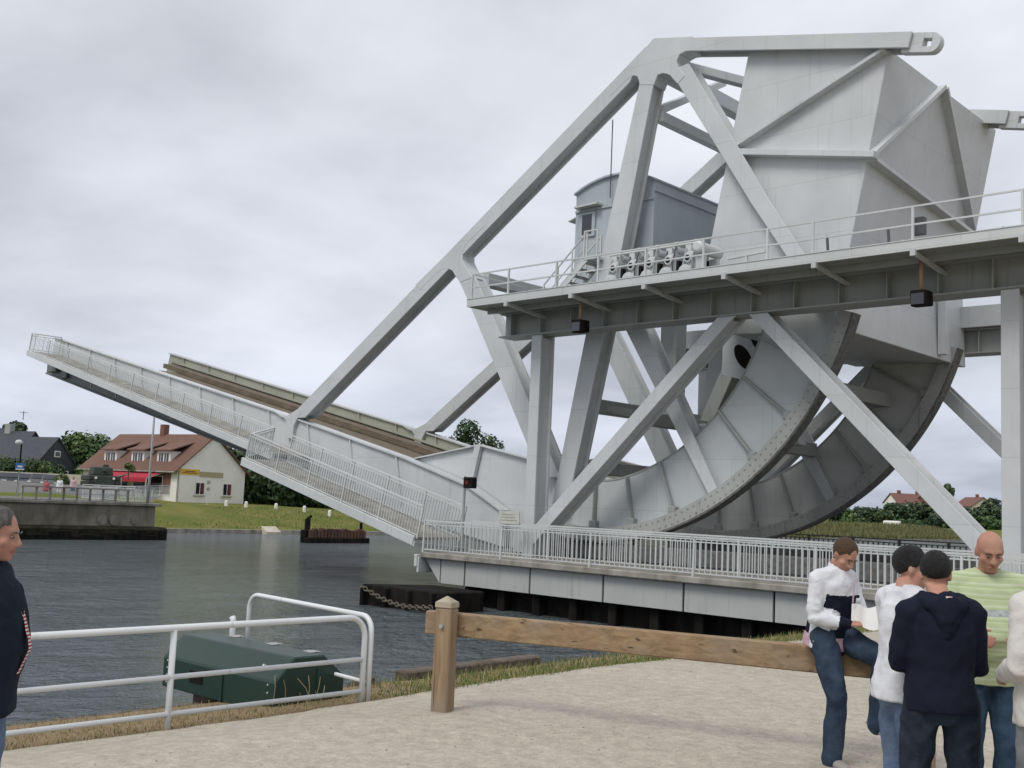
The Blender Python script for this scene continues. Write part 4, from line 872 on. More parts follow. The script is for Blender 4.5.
for x in (2.2, 6.6, 11.4):
    b = LM(Mh); y0 = -.7; zt = 5.8; b.box(x, x + 2.2, y0 - 3, y0, 4.35, zt); D_ = b.build('dormer', 'whitepaint', RF)
    b = LM(Mh); b.hexa([(x - .45, y0 + .35, zt), (x + 2.65, y0 + .35, zt), (x + 2.65, -3.6, 6.85), (x - .45, -3.6, 6.85)], [(x - .45, y0 + .35, zt + .14), (x + 2.65, y0 + .35, zt + .14), (x + 2.65, -3.6, 6.99), (x - .45, -3.6, 6.99)]); b.build('dormer_roof', 'rooftile', D_)
    b = LM(Mh)
    for k in (.3, 1.2): b.box(x + k, x + k + .7, y0 - .02, y0 + .012, 4.65, 5.55)
    b.build('pane', 'glass', D_)
    b = LM(Mh)
    for k in (.3, 1.2): b.box(x + k + .32, x + k + .38, y0 + .013, y0 + .04, 4.65, 5.55)
    b.build('glazing_bar', 'whitepaint', D_)
# gable windows
for y in (-3.05, -6.85):
    b = LM(Mh); b.box(-.08, .05, y - .62, y + .62, 1.25, 2.62); w_ = b.build('window', 'whitepaint', hs)
    b = LM(Mh); b.box(-.10, -.081, y - .52, y - .06, 1.35, 2.52); b.box(-.10, -.081, y + .06, y + .52, 1.35, 2.52); b.build('pane', 'glass', w_)
    b = LM(Mh); b.box(-.13, -.101, y - .52, y - .12, 1.4, 2.5); b.build('curtain', 'maroon', w_)
    b = LM(Mh); b.box(-.16, .05, y - .75, y + .75, 1.12, 1.24); b.build('sill', 'cream2', w_)
b = LM(Mh); b.box(-.06, 0, -2.9, -.25, 3.35, 3.95); b.build('yellow_sign_board', 'yellow', hs)
b = LM(Mh); b.box(-.075, -.061, -2.6, -.6, 3.5, 3.58); b.box(-.075, -.061, -2.3, -.9, 3.66, 3.76); b.build('sign_writing', 'brick', hs)
b = LM(Mh); b.box(-.05, 0, -6.2, -2.95, 3.2, 3.75); b.build('beige_sign_board', 'beige', hs)
b = LM(Mh); b.box(-.05, .0, -9.3, -.05, -1.0, .05); b.build('plinth', 'cream2', hs)
b = LM(Mh)
for k in range(9): 
    if k not in (3,): b.box(-.075, -.051, -5.35 - k * .38, -5.1 - k * .38, -.38, -.08 + .06 * (k % 3))
b.build('painted_lettering', 'lettering', hs)
b = LM(Mh); b.box(-.07, -.051, -2.6, -1.6, -.35, -.05); b.build('cellar_vent', 'maroon', hs)
b = LM(Mh); b.tube([(-.09, -.12, 0.1), (-.09, -.12, E0 - .2)], .06, 8); b.build('downpipe', 'conc', hs)
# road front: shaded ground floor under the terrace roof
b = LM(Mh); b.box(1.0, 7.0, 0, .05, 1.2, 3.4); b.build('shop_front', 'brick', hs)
for k in range(4):
    b = LM(Mh); b.box(2.2 + k * 2.9, 4.2 + k * 2.9, .051, .09, 1.4, 3.1); w_ = b.build('window', 'whitepaint', hs); b = LM(Mh); b.box(2.3 + k * 2.9, 4.1 + k * 2.9, .091, .1, 1.5, 3.0); b.build('pane', 'glass', w_)
for i, (xa, xb, d) in enumerate(((2.2, 6.3, 2.2), (6.6, 12.0, 2.9))):
    aw = thing('awning', ('shorter red canvas awning next to the lamp post on the restaurant front', 'longer red canvas awning over the restaurant terrace behind the tank')[i], 'awning', Mh @ V(((xa + xb) / 2, .1, 3.4)), 'red awnings on the restaurant')
    b = LM(Mh); b.hexa([(xa, .1, 3.45), (xb, .1, 3.45), (xb, d, 2.75), (xa, d, 2.75)], [(xa, .1, 3.5), (xb, .1, 3.5), (xb, d, 2.8), (xa, d, 2.8)]); b.build('canopy', 'redcloth', aw)
    b = LM(Mh); b.box(xa, xb, d, d + .03, 2.35, 2.8); b.build('valance', 'redcloth', aw)
    b = LM(Mh); b.bar((xa, d, 2.76), (xa, .1, 3.4), .06); b.bar((xb, d, 2.76), (xb, .1, 3.4), .06); b.bar((xb, d, 1.0), (xb, d, 2.75), .07, .07, (1, 0, 0)); b.bar((xa, d, 1.0), (xa, d, 2.75), .07, .07, (1, 0, 0)); b.build('frame', 'rail', aw)
# garden wall to the left of the restaurant
p0, p1 = at(-30, 481, 118), at(84, 484, 118)
b = MB(); b.bar((p0.x, p0.y, 1.9), (p1.x, p1.y, 1.9), .3, 1.9); tag(b.build('garden_wall', 'cream2'), 'pale low garden wall behind the parked cars', 'wall')

# road name post by the gable
p = at(207, 500, 108); rs = thing('road_sign', 'thin post with a small dark round sign in front of the restaurant gable', 'sign', (p.x, p.y, .2))
b = MB(); b.tube([(p.x, p.y, .0), (p.x, p.y, 2.9)], .035, 8); b.build('post', 'rail', rs)
b = MB(); b.tube([(p.x + .05, p.y, 2.55), (p.x + .09, p.y, 2.55)], .2, 16); b.tube([(p.x + .05, p.y, 1.9), (p.x + .09, p.y, 1.9)], .19, 16); b.build('sign_disc', 'dirty', rs)

# bollards and the white slab on the shore
for i, px in enumerate((226, 246, 276, 304.5, 330)):
    p = at(px, 507, 110); z = hgt(p.x, p.y)
    T = thing('bollard', 'short white stone bollard in a row on the far grass bank', 'bollard', (p.x, p.y, z), 'white bollards on the far bank')
    T['label'] = ('white bollard in the bank row standing against the restaurant wall', 'white bollard just right of the restaurant wall', 'third white bollard from the restaurant on the bank, over the gap before the dolphin', 'white bollard on the bank above the left end of the rusty dolphin', 'white bollard farthest from the restaurant, above the right end of the rusty dolphin')[i]
    b = MB(); b.tube([(p.x, p.y, z - .1), (p.x, p.y, z + .5), (p.x, p.y, z + .6)], [.19, .17, .1], 10); b.build('shaft', 'whitepaint', T)
b = MB(); b.hexa([(-81.1, 55.7, -1.75), (-80.4, 55.7, -1.9), (-80.4, 57.2, -1.9), (-81.1, 57.2, -1.75)], [(-81.3, 55.7, -1.1), (-80.4, 55.7, -1.55), (-80.4, 57.2, -1.55), (-81.3, 57.2, -1.1)]); tag(b.build('landing_slab', 'cream2'), 'small pale slab sloping into the water on the far shore', 'slab')

# ---------------------------------------------------------------- dark slate houses, far left
def slate_house(px, d, width, depth, eave, ridge, base, rz, label, chim=True, win=()):
    p = at(px, 478, d); M = frame((p.x, p.y, 0), rz)
    T = thing('slate_house', label, 'house', (p.x, p.y, base), 'dark slate roofed houses on the far left')
    b = LM(M); yz([(0, base - 1), (-width, base - 1), (-width, eave), (-width / 2, ridge - .1), (0, eave)], 0, depth, b); b.build('wall', 'cream2', T)
    b = LM(M); sl = (ridge - eave) / (width / 2); o = .8
    for y0, y1 in ((o, -width / 2), (-width - o, -width / 2)):
        b.hexa([(-.5, y0, eave - o * sl), (depth + .5, y0, eave - o * sl), (depth + .5, y1, ridge), (-.5, y1, ridge)], [(-.5, y0, eave - o * sl + .2), (depth + .5, y0, eave - o * sl + .2), (depth + .5, y1, ridge + .2), (-.5, y1, ridge + .2)])
    RF = b.build('roof', 'slate', T)
    b = LM(M); yz([(.2, eave - 1.2), (-width - .2, eave - 1.2), (-width - .2, eave), (-width / 2, ridge - .05), (.2, eave)], -.3, -.06, b); b.build('slate_hung_gable', 'slate', T)
    if chim: b = LM(M); b.box(depth * .35, depth * .35 + 1.1, -width / 2 - .4, -width / 2 + .4, ridge - .2, ridge + 1.2); b.build('chimney', 'dirty', RF)
    for (y, z, w_, h_) in win:
        b = LM(M); b.box(-.42, -.3, y - w_ / 2, y + w_ / 2, z, z + h_); f_ = b.build('window', 'whitepaint', T); b = LM(M); b.box(-.44, -.421, y - w_ / 2 + .12, y + w_ / 2 - .12, z + .12, z + h_ - .12); b.build('pane', 'glass', f_)
    return T
rz_ = R_(180 + 14)
slate_house(32, 140, 6.4, 11, 4.0, 7.6, 2.0, rz_, 'dark slate house with one white attic window, nearest the restaurant', False, ((-3.2, 5.2, .9, .8), (-1.3, 2.2, 1.0, 1.3), (-4.6, 2.2, 1.0, 1.3)))
slate_house(9, 150, 6.4, 13, 4.9, 8.7, 2.2, rz_, 'taller dark slate house with a chimney and aerial, behind the nearest one', True, ((-3.2, 2.6, 1.3, 1.5),))
slate_house(-16, 154, 6.6, 10, 5.2, 9.2, 2.2, rz_, 'dark slate house cut off by the left frame edge', True, ((-3.2, 2.6, 1.2, 1.4), (-3.2, 6.0, 1.0, 1.1)))
p = at(23, 420, 146); b = MB(); b.tube([(p.x, p.y, 10), (p.x, p.y, p.z + 1.2)], .05, 6); b.bar((p.x, p.y - .6, p.z + 1), (p.x, p.y + .6, p.z + 1), .05); tag(b.build('aerial', 'dkrail'), 'thin television aerial on the taller slate house', 'aerial')

# ---------------------------------------------------------------- trees
def crown(clumps, n, leaf, mats, squash=1.0):
    b = MB()
    tot = sum(c[1] ** 2 for c in clumps)
    for (c, r) in clumps:
        mi0 = rnd.randrange(len(mats)); k = int(n * r * r / tot)
        for _ in range(k):
            d = V((rnd.gauss(0, 1), rnd.gauss(0, 1), rnd.gauss(0, 1))).normalized(); rr = r * (rnd.uniform(.35, 1.0) ** .45) * (1 + .22 * noise.noise(V(c) * 3 + d * 2.3))
            p = V(c) + V((d.x, d.y, d.z * squash)) * rr
            nrm = (d + V((rnd.uniform(-.8, .8), rnd.uniform(-.8, .8), rnd.uniform(-.3, .9)))).normalized(); u = nrm.orthogonal().normalized(); u.rotate(Matrix.Rotation(rnd.uniform(0, 6.28), 3, nrm)); q = nrm.cross(u); s = leaf * rnd.uniform(.6, 1.35)
            b.add([p - u * s, p + q * s * .55, p + u * s, p - q * s * .55], [(0, 1, 2, 3)], mi0 if rnd.random() < .75 else rnd.randrange(len(mats)))
    return b
def tree(px, d, top_px, rad, label, n=2600, leaf=.35, mats=LEAF, group='trees on the far bank', name='tree', low=.15, seed=None, h=None, ncl=None):
    p = at(px, 490, d); z = hgt(p.x, p.y); top = at(px, top_px, d).z if h is None else z + h; H = top - z
    T = thing(name, label, 'tree', (p.x, p.y, z), group)
    b = MB(); tr = max(.08, H * .022); b.tube([(p.x, p.y, z - .3), (p.x + .03 * H, p.y, z + H * .4), (p.x, p.y, z + H * .8)], [tr, tr * .7, tr * .2], 7)
    cl = []
    k = ncl or max(6, int(6 + H * 1.1))
    for i in range(k):
        a = rnd.uniform(0, 6.283); t = rnd.uniform(low, .9); rr = rad * math.sin(math.pi * (.18 + .72 * t)) * rnd.uniform(.25, .8); cr_ = rad * rnd.uniform(.28, .5)
        c = (p.x + rr * math.cos(a), p.y + rr * math.sin(a), min(z + H * t, top - cr_ * .9)); cl.append((c, cr_))
        if i % 2 == 0: b.tube([(p.x + .015 * H, p.y, z + H * t * .6), c], [tr * .4, tr * .1], 5)
    cl.append(((p.x, p.y, top - rad * .4), rad * .42))
    crown(cl, n, leaf, mats).build('crown', mats, T); b.build('trunk', 'bark', T)
    return T
FB = [
 (80, 150, 432, 4.6, 'rounded dark green tree between the slate houses and the restaurant', 4600, .34, LEAF),
 (68, 156, 443, 3.8, 'lower dark green tree beside the nearest slate house', 3400, .34, LEAF),
 (97, 146, 450, 3.0, 'dark green tree touching the left end of the restaurant roof', 3000, .34, LEAF),
 (10, 175, 420, 3.2, 'dark tree top showing above the slate roofs', 1500, .4, LEAFD),
 (250, 130, 446, 6.0, 'dense dark tree right behind the restaurant gable', 5200, .32, LEAFD),
 (272, 132, 454, 5.4, 'dense dark tree second to the right of the restaurant gable', 5200, .32, LEAFD),
 (296, 128, 467, 4.8, 'dense dark tree below the leaf footway', 3200, .32, LEAFD),
 (322, 126, 474, 4.4, 'dense dark tree above the left half of the dolphin', 2800, .32, LEAFD),
 (346, 124, 482, 3.8, 'dense dark tree above the right half of the dolphin', 2600, .32, LEAFD),
 (228, 138, 447, 4.4, 'dark tree showing over the right slope of the restaurant roof', 2600, .34, LEAF),
 (372, 128, 490, 3.4, 'bushy dark tree hidden behind the lower leaf', 2000, .32, LEAFD),
 (466, 120, 417, 3.4, 'bright leafy tree top rising above the heel of the bridge leaf', 4200, .22, LEAF),
 (486, 122, 432, 2.3, 'smaller leafy tree top beside the far truss foot', 2000, .22, LEAF),
 (446, 124, 436, 2.6, 'leafy tree top left of the tallest one above the leaf heel', 2000, .22, LEAF),
 (430, 128, 478, 3.6, 'dark tree mostly hidden behind the leaf heel', 1200, .34, LEAFD),
]
for a in FB: tree(a[0], a[1], a[2], a[3], a[4], a[5], a[6], a[7])
LEAFP = [leafmat('leaf_pale_haze', (.05, .085, .03)), leafmat('leaf_olive_haze', (.075, .10, .04)), leafmat('leaf_blue_haze', (.04, .07, .045))]  # paler greens put haze into the colour of the far shore trees
FR = [(838, 262, 504, 5, 'pale green tree left of the far cream house'), (856, 256, 508, 5, 'low tree on the far shore under the far rolling segment'), (872, 268, 503, 5, 'tree in front of the far cream house'), (893, 254, 507, 4.6, 'bushy tree in front of the far red roofed house'), (912, 262, 499, 6.5, 'dark tree right of the far red roof'), (928, 252, 505, 5, 'dark tree behind the lower end of the gantry brace'), (948, 330, 485, 3.4, 'tall umbrella shaped tree standing out above the far roofs'), (962, 262, 504, 5, 'tree below the second far red roof'), (978, 254, 506, 4.6, 'low tree left of the right column'), (992, 262, 496, 5.5, 'tall tree next to the right gantry column'), (1006, 250, 500, 5, 'tree behind the right gantry column'), (1030, 252, 496, 6, 'tree beyond the right frame edge'), (815, 262, 506, 5, 'low tree seen through the far segment'), (790, 262, 508, 5, 'low tree hidden behind the far segment'), (884, 246, 514, 3.6, 'small bush at the water in front of the far houses'), (904, 247, 513, 3.4, 'second small bush at the water below the far red roof'), (945, 247, 512, 3.6, 'small bush at the water right of the gantry brace'), (965, 246, 514, 3.6, 'small bush at the water left of the right column'), (984, 246, 511, 3.6, 'round bush at the water beside the right column')]
for px, d, tp, r, lb in FR: tree(px, d, tp + rnd.uniform(-4, 6), r * rnd.uniform(.65, 1.2), lb, 1500, .45, rnd.choice((LEAF, LEAFP, LEAFD, LEAFP)), 'trees on the far right shore', low=.55 if 'umbrella' in lb else .05)
# hedges and shrubs
def shrub(px, py, d, r, label, n=900, leaf=.16, mats=LEAF, z=None, cat='shrub'):
    p = at(px, py, d); T = thing('shrub', label, cat, (p.x, p.y, p.z - r), 'shrubs on the far bank')
    cl = [((p.x + rnd.uniform(-.5, .5) * r, p.y + rnd.uniform(-.5, .5) * r, p.z + rnd.uniform(-.4, .3) * r), r * rnd.uniform(.45, .7)) for _ in range(5)]
    crown(cl, n, leaf, mats).build('foliage', mats, T)
    b = MB(); b.tube([(p.x, p.y, p.z - r * 2.2), (p.x, p.y, p.z)], .05, 6); b.build('stem', 'bark', T)
shrub(63, 483, 104, 1.0, 'round green bush by the road between the cars and the tank')
shrub(10, 464, 124, 1.8, 'long green hedge bush at the far left before the slate houses', 1500)
shrub(26, 466, 124, 1.5, 'green garden bush behind the blue sign', 1200)
shrub(42, 470, 124, 1.4, 'low green garden bush in front of the nearest slate house', 1200)
shrub(55, 472, 124, 1.1, 'small green garden bush beside the garden wall end', 900)
shrub(129, 467, 112, .6, 'hanging green plant under the middle dormer', 500, .1)

# far right houses
def far_house(px, d, L_, W_, eave, ridge, rz, wall, roof, label):
    p = at(px, 505, d); z = hgt(p.x, p.y) + .6; M = frame((p.x, p.y, z), rz)
    T = thing('house', label, 'house', (p.x, p.y, z), 'houses on the far right shore')
    b = LM(M); yz([(0, -.5), (-W_, -.5), (-W_, eave), (-W_ / 2, ridge - .05), (0, eave)], 0, L_, b); b.build('wall', wall, T)
    b = LM(M); sl = (ridge - eave) / (W_ / 2)
    for y0, y1 in ((.4, -W_ / 2), (-W_ - .4, -W_ / 2)):
        b.hexa([(-.4, y0, eave - .4 * sl), (L_ + .4, y0, eave - .4 * sl), (L_ + .4, y1, ridge), (-.4, y1, ridge)], [(-.4, y0, eave - .4 * sl + .2), (L_ + .4, y0, eave - .4 * sl + .2), (L_ + .4, y1, ridge + .2), (-.4, y1, ridge + .2)])
    RF = b.build('roof', roof, T); b = LM(M); b.box(L_ * .3, L_ * .3 + .9, -W_ / 2 - .4, -W_ / 2 + .4, ridge - .2, ridge + 1.1); b.build('chimney', 'brick', RF)
    for k in range(3):
        b = LM(M); b.box(1 + k * L_ / 3.2, 2.2 + k * L_ / 3.2, 0, .06, 1.0, 2.6); w_ = b.build('window', 'whitepaint', T); b = LM(M); b.box(1.1 + k * L_ / 3.2, 2.1 + k * L_ / 3.2, .061, .08, 1.1, 2.5); b.build('pane', 'glass', w_)
far_house(884, 345, 8, 7, 4.6, 7.4, R_(60), 'cream', 'redroof', 'far cream gabled house beside the lower edge of the far segment')
far_house(910, 350, 11, 7.5, 4.4, 7.4, R_(135), 'brick', 'redroof', 'far brown brick house with dull red roof, left of the gantry brace')
far_house(972, 360, 13, 7.5, 4.4, 7.2, R_(135), 'cream2', 'redroof', 'far house with long orange red roof, right of the gantry brace')
far_house(936, 300, 8, 6, 2.8, 4.6, R_(120), 'whitepaint', 'slate', 'small far white house at the water, behind the gantry brace')
p = at(892, 521, 240); b = MB(); b.box(p.x - 1.8, p.x + 1.8, p.y - .8, p.y + .8, hgt(p.x, p.y) + .2, hgt(p.x, p.y) + 1.3); T = tag(b.build('parked_van', 'whitepaint', bevel=.25), 'tiny white vehicle parked on the far right shore', 'van')

# ---------------------------------------------------------------- tank in front of the restaurant
p = at(100, 487, 106); gz0 = 1.25; Mt = frame((p.x, p.y, gz0), math.atan2(-p.y, -p.x) + R_(90) + R_(8))
tk = thing('tank', 'dark green military tank on display in front of the restaurant, seen from the front', 'tank', (p.x, p.y, gz0))
b = LM(Mt); b.prism([(-1.0, .5), (1.0, .5), (1.0, 1.5), (-1.0, 1.5)], -2.6, 2.9); b.box(-1.45, 1.45, -2.4, 2.9, 1.0, 1.5); b.build('hull', 'tank', tk, bevel=.08)
b = LM(Mt); b.hexa([(-.95, -1.3, 1.5), (.95, -1.3, 1.5), (1.0, 1.2, 1.5), (-1.0, 1.2, 1.5)], [(-.85, -1.2, 2.3), (.85, -1.2, 2.3), (.9, 1.1, 2.35), (-.9, 1.1, 2.35)]); tu = b.build('turret', 'tank', tk, bevel=.08)
b = LM(Mt); b.tube([(.1, -1.2, 1.95), (.1, -2.6, 1.98)], [.14, .11], 10); b.build('gun_barrel', 'tank', tu)
b = LM(Mt); b.tube([(.4, .2, 2.3), (.4, .2, 2.55)], .28, 10); b.build('cupola', 'tank', tu)
for s in (-1, 1):
    b = LM(Mt); yz([(-2.9, .35), (-2.2, .02), (2.2, .02), (2.9, .4), (2.8, .95), (-2.8, .98)], s * 1.22 - .24, s * 1.22 + .24, b); t_ = b.build('track', 'track', tk, bevel=.05)
    for k in range(5): b = LM(Mt); b.tube([(s * 1.47, -1.9 + k * .95, .42), (s * 1.5, -1.9 + k * .95, .42)], .38, 14); b.build('road_wheel', 'tank', t_)
    b = LM(Mt); b.tube([(s * .8, -2.62, 1.25), (s * .8, -2.7, 1.25)], .12, 10); b.build('headlight', 'whitepaint', tk)

# cars at the far left
def car(px, py, d, rz, paint, label, first=[None]):
    p = at(px, py, d); M = frame((p.x, p.y, 0), rz); z0 = p.z - .7
    T = thing('parked_car', label, 'car', (p.x, p.y, z0), 'cars parked across the canal')
    prof = [(-2.1, .35), (2.1, .35), (2.15, .7), (1.95, .85), (1.1, .95), (.45, 1.42), (-1.0, 1.45), (-1.75, .98), (-2.12, .9)]
    b = LM(M); b.prism([(x, z + z0) for x, z in prof], -.82, .82); b.build('body', paint, T, bevel=.09)
    b = LM(M)
    for y0, y1 in ((-.835, -.825), (.825, .835)): b.prism([(x, z + z0) for x, z in ((.95, .97), (.4, 1.36), (-.95, 1.38), (-1.5, .99))], y0, y1)
    b.hexa([(1.08, -.7, z0 + .985), (1.08, .7, z0 + .985), (.5, .66, z0 + 1.41), (.5, -.66, z0 + 1.41)], [(1.12, -.7, z0 + .995), (1.12, .7, z0 + .995), (.54, .66, z0 + 1.42), (.54, -.66, z0 + 1.42)]); b.build('windows', 'glass', T)
    for x in (-1.3, 1.32):
        for s in (-1, 1):
            b = LM(M); b.tube([(x, s * .66, z0 + .31), (x, s * .86, z0 + .31)], .31, 14); w_ = b.build('wheel', 'black', T); b = LM(M); b.tube([(x, s * .861, z0 + .31), (x, s * .87, z0 + .31)], .18, 10); b.build('rim', 'rail', w_)
    for s in (-1, 1):
        b = LM(M); b.box(2.06, 2.17, s * .6 - .14, s * .6 + .14, z0 + .6, z0 + .74); b.build('headlight', 'whitepaint', T)
PC = [mat('navy_car_paint', (.02, .03, .06), .25, spec=.6), mat('black_car_paint', (.012, .012, .014), .25, spec=.6), mat('grey_car_paint', (.12, .125, .13), .3, .3), mat('silver_car_paint', (.3, .31, .32), .3, .4)]
for i, (px, py, d, rz, c, lb) in enumerate(((4, 480, 108, 20, 0, 'navy parked car at the left frame edge'), (17, 480.5, 108, 24, 1, 'black parked car behind the blue sign post'), (30, 481.5, 107, 18, 0, 'dark blue parked car in the middle of the row'), (41, 481.5, 106, 24, 2, 'dark grey parked car in the middle of the row'), (52, 482.5, 105, 28, 2, 'grey parked car at the right end of the row'))):
    car(px, py, d, R_(-60 + rz), PC[c], lb)
# ---------------------------------------------------------------- people
def skinmat(name, c, ruddy):
    m, nt, b = nodes(name); L = nt.links.new
    tc = N(nt, 'ShaderNodeTexCoord'); n1 = N(nt, 'ShaderNodeTexNoise', Scale=9.0, Detail=4.0); L(tc.outputs['Object'], n1.inputs['Vector'])
    r = N(nt, 'ShaderNodeValToRGB'); L(n1.outputs['Fac'], r.inputs[0]); r.color_ramp.elements[0].position = .35; r.color_ramp.elements[0].color = (*c, 1); r.color_ramp.elements[1].position = .7; r.color_ramp.elements[1].color = (*ruddy, 1)
    L(r.outputs[0], b.inputs['Base Color']); b.inputs['Roughness'].default_value = .62; b.inputs['Specular IOR Level'].default_value = .25; b.inputs['Subsurface Weight'].default_value = .12
    n2 = N(nt, 'ShaderNodeTexNoise', Scale=240.0, Detail=3.0); L(tc.outputs['Object'], n2.inputs['Vector']); bp = N(nt, 'ShaderNodeBump', Strength=.25, Distance=.003); L(n2.outputs['Fac'], bp.inputs['Height']); L(bp.outputs[0], b.inputs['Normal']); b.inputs['Subsurface Radius'].default_value = (.012, .005, .003); b.inputs['Subsurface Scale'].default_value = .5
    return m
SK = skinmat('ruddy_skin', (.46, .265, .19), (.40, .195, .14)); SK2 = skinmat('fair_skin', (.52, .31, .22), (.46, .22, .16))
def cloth(name, c, c2=None, bump=.06, sc=160, blot=None):
    """woven cloth: tone variation, fine weave and small creases"""
    m = mat(name, c, .88, var=.2, scale=6, col2=c2, bump=bump, bscale=sc, spec=.12); nt = m.node_tree; L = nt.links.new; b = nt.nodes['Principled BSDF']
    old = b.inputs['Normal'].links[0].from_socket; tc = N(nt, 'ShaderNodeTexCoord'); mp = N(nt, 'ShaderNodeMapping'); mp.inputs['Scale'].default_value = (1, 1, 1.9); mp.inputs['Rotation'].default_value = (.4, .3, .2); L(tc.outputs['Object'], mp.inputs['Vector'])
    n = N(nt, 'ShaderNodeTexNoise', Scale=9.0, Detail=3.0, Roughness=.5, Distortion=1.4); L(mp.outputs[0], n.inputs['Vector'])
    ab_ = N(nt, 'ShaderNodeMath', operation='SUBTRACT'); L(n.outputs['Fac'], ab_.inputs[0]); ab_.inputs[1].default_value = .5; a2 = N(nt, 'ShaderNodeMath', operation='ABSOLUTE'); L(ab_.outputs[0], a2.inputs[0])
    bp = N(nt, 'ShaderNodeBump', Strength=.14, Distance=.05); bp.invert = True; L(a2.outputs[0], bp.inputs['Height']); L(old, bp.inputs['Normal']); L(bp.outputs[0], b.inputs['Normal'])
    return m
CL = dict(white=cloth('white_cotton', (.70, .71, .74)), offw=cloth('cream_knit', (.62, .60, .56), sc=90), navy=cloth('navy_fleece', (.012, .014, .028), bump=.12), navyj=cloth('dark_navy_jacket', (.014, .02, .03)),
          pink=cloth('pale_pink_hem', (.55, .38, .44)), jean=cloth('dark_denim', (.022, .034, .058), (.05, .075, .11)), jeanl=cloth('washed_denim', (.085, .125, .20), (.15, .2, .29)), jeanm=cloth('mid_denim', (.025, .05, .085), (.06, .10, .15)),
          jeanb=cloth('blue_black_denim', (.014, .018, .028), (.03, .04, .06)), greyt=cloth('grey_denim', (.13, .14, .15), (.21, .22, .22)), shoe=mat('worn_trainer', (.35, .33, .31), .7, var=.3), shoed=mat('black_shoe', (.02, .02, .02), .5), sole=mat('pale_sole', (.5, .48, .44), .8),
          redw=None)
def stripes(name, cols, per, wav=0.0):
    """woven horizontal stripes across the cloth"""
    m, nt, b = nodes(name); L = nt.links.new
    tc = N(nt, 'ShaderNodeTexCoord'); sp = N(nt, 'ShaderNodeSeparateXYZ'); L(tc.outputs['Object'], sp.inputs[0])
    nz = N(nt, 'ShaderNodeTexNoise', Scale=3.0, Detail=2.0); L(tc.outputs['Object'], nz.inputs['Vector'])
    ma = N(nt, 'ShaderNodeMath', operation='MULTIPLY_ADD'); L(nz.outputs['Fac'], ma.inputs[0]); ma.inputs[1].default_value = wav; L(sp.outputs['Z'], ma.inputs[2])
    md = N(nt, 'ShaderNodeMath', operation='DIVIDE'); L(ma.outputs[0], md.inputs[0]); md.inputs[1].default_value = per
    fr = N(nt, 'ShaderNodeMath', operation='FRACT'); L(md.outputs[0], fr.inputs[0])
    r = N(nt, 'ShaderNodeValToRGB'); r.color_ramp.interpolation = 'CONSTANT'; L(fr.outputs[0], r.inputs[0])
    r.color_ramp.elements[0].position = 0; r.color_ramp.elements[0].color = (*cols[0][1], 1); r.color_ramp.elements[1].position = cols[1][0]; r.color_ramp.elements[1].color = (*cols[1][1], 1)
    for p, c in cols[2:]: e = r.color_ramp.elements.new(p); e.color = (*c, 1)
    L(r.outputs[0], b.inputs['Base Color']); b.inputs['Roughness'].default_value = .9; b.inputs['Specular IOR Level'].default_value = .1
    return m
CL['polo'] = stripes('green_striped_pique', [(0, (.42, .49, .29)), (.30, (.47, .53, .34)), (.46, (.36, .43, .23)), (.58, (.42, .49, .29)), (.74, (.52, .56, .40)), (.88, (.44, .50, .31))], .062, .03)
CL['redw'] = stripes('red_white_striped_cotton', [(0, (.36, .04, .06)), (.5, (.65, .6, .6))], .016)
HAIRM = dict(brown=mat('short_brown_hair', (.10, .055, .03), .6, var=.4, scale=60, bump=.6, bscale=260), black=mat('black_hair', (.012, .010, .010), .45, var=.5, scale=60, bump=.6, bscale=220), grey=mat('grey_hair', (.16, .15, .145), .6, col2=(.07, .065, .06), scale=50, bump=.6, bscale=240), stub=mat('shaved_stubble', (.33, .19, .14), .7, var=.3, scale=80))
EYEW = mat('eye_white', (.24, .18, .15), .4); EYEI = mat('eye_iris', (.03, .02, .015), .2); LIP = mat('lip', (.36, .13, .11), .5)

def limb(b, pts, rs, n=14):
    """tapered round limb with hemispherical ends"""
    pts = [V(p) for p in pts]; P = []; Rr = []
    t = (pts[1] - pts[0]).normalized(); r = rs[0]
    for a in (80, 50, 20): P.append(pts[0] - t * r * math.sin(R_(a))); Rr.append(r * math.cos(R_(a)))
    for i, p in enumerate(pts):
        P.append(p); Rr.append(rs[i])
        if i < len(pts) - 1 and (pts[i + 1] - p).length > .12:
            for k in (.33, .66): P.append(p.lerp(pts[i + 1], k)); Rr.append(lerp(rs[i], rs[i + 1], k))
    t = (pts[-1] - pts[-2]).normalized(); r = rs[-1]
    for a in (20, 50, 80): P.append(pts[-1] + t * r * math.sin(R_(a))); Rr.append(r * math.cos(R_(a)))
    b.tube(P, Rr, n)
def loft(b, rings, n=24):
    """rings of (centre, half width vector, half depth vector)"""
    vs = []
    for c, ax, ay in rings:
        for k in range(n):
            a = 2 * math.pi * k / n; ca, sa = math.cos(a), math.sin(a)
            ca = math.copysign(abs(ca) ** .85, ca); sa = math.copysign(abs(sa) ** .85, sa)
            vs.append(V(c) + V(ax) * ca + V(ay) * sa)
    m = len(rings)
    fs = [(i * n + k, i * n + (k + 1) % n, (i + 1) * n + (k + 1) % n, (i + 1) * n + k) for i in range(m - 1) for k in range(n)]
    fs += [tuple(range(n - 1, -1, -1)), tuple(range((m - 1) * n, m * n))]
    b.add(vs, fs)
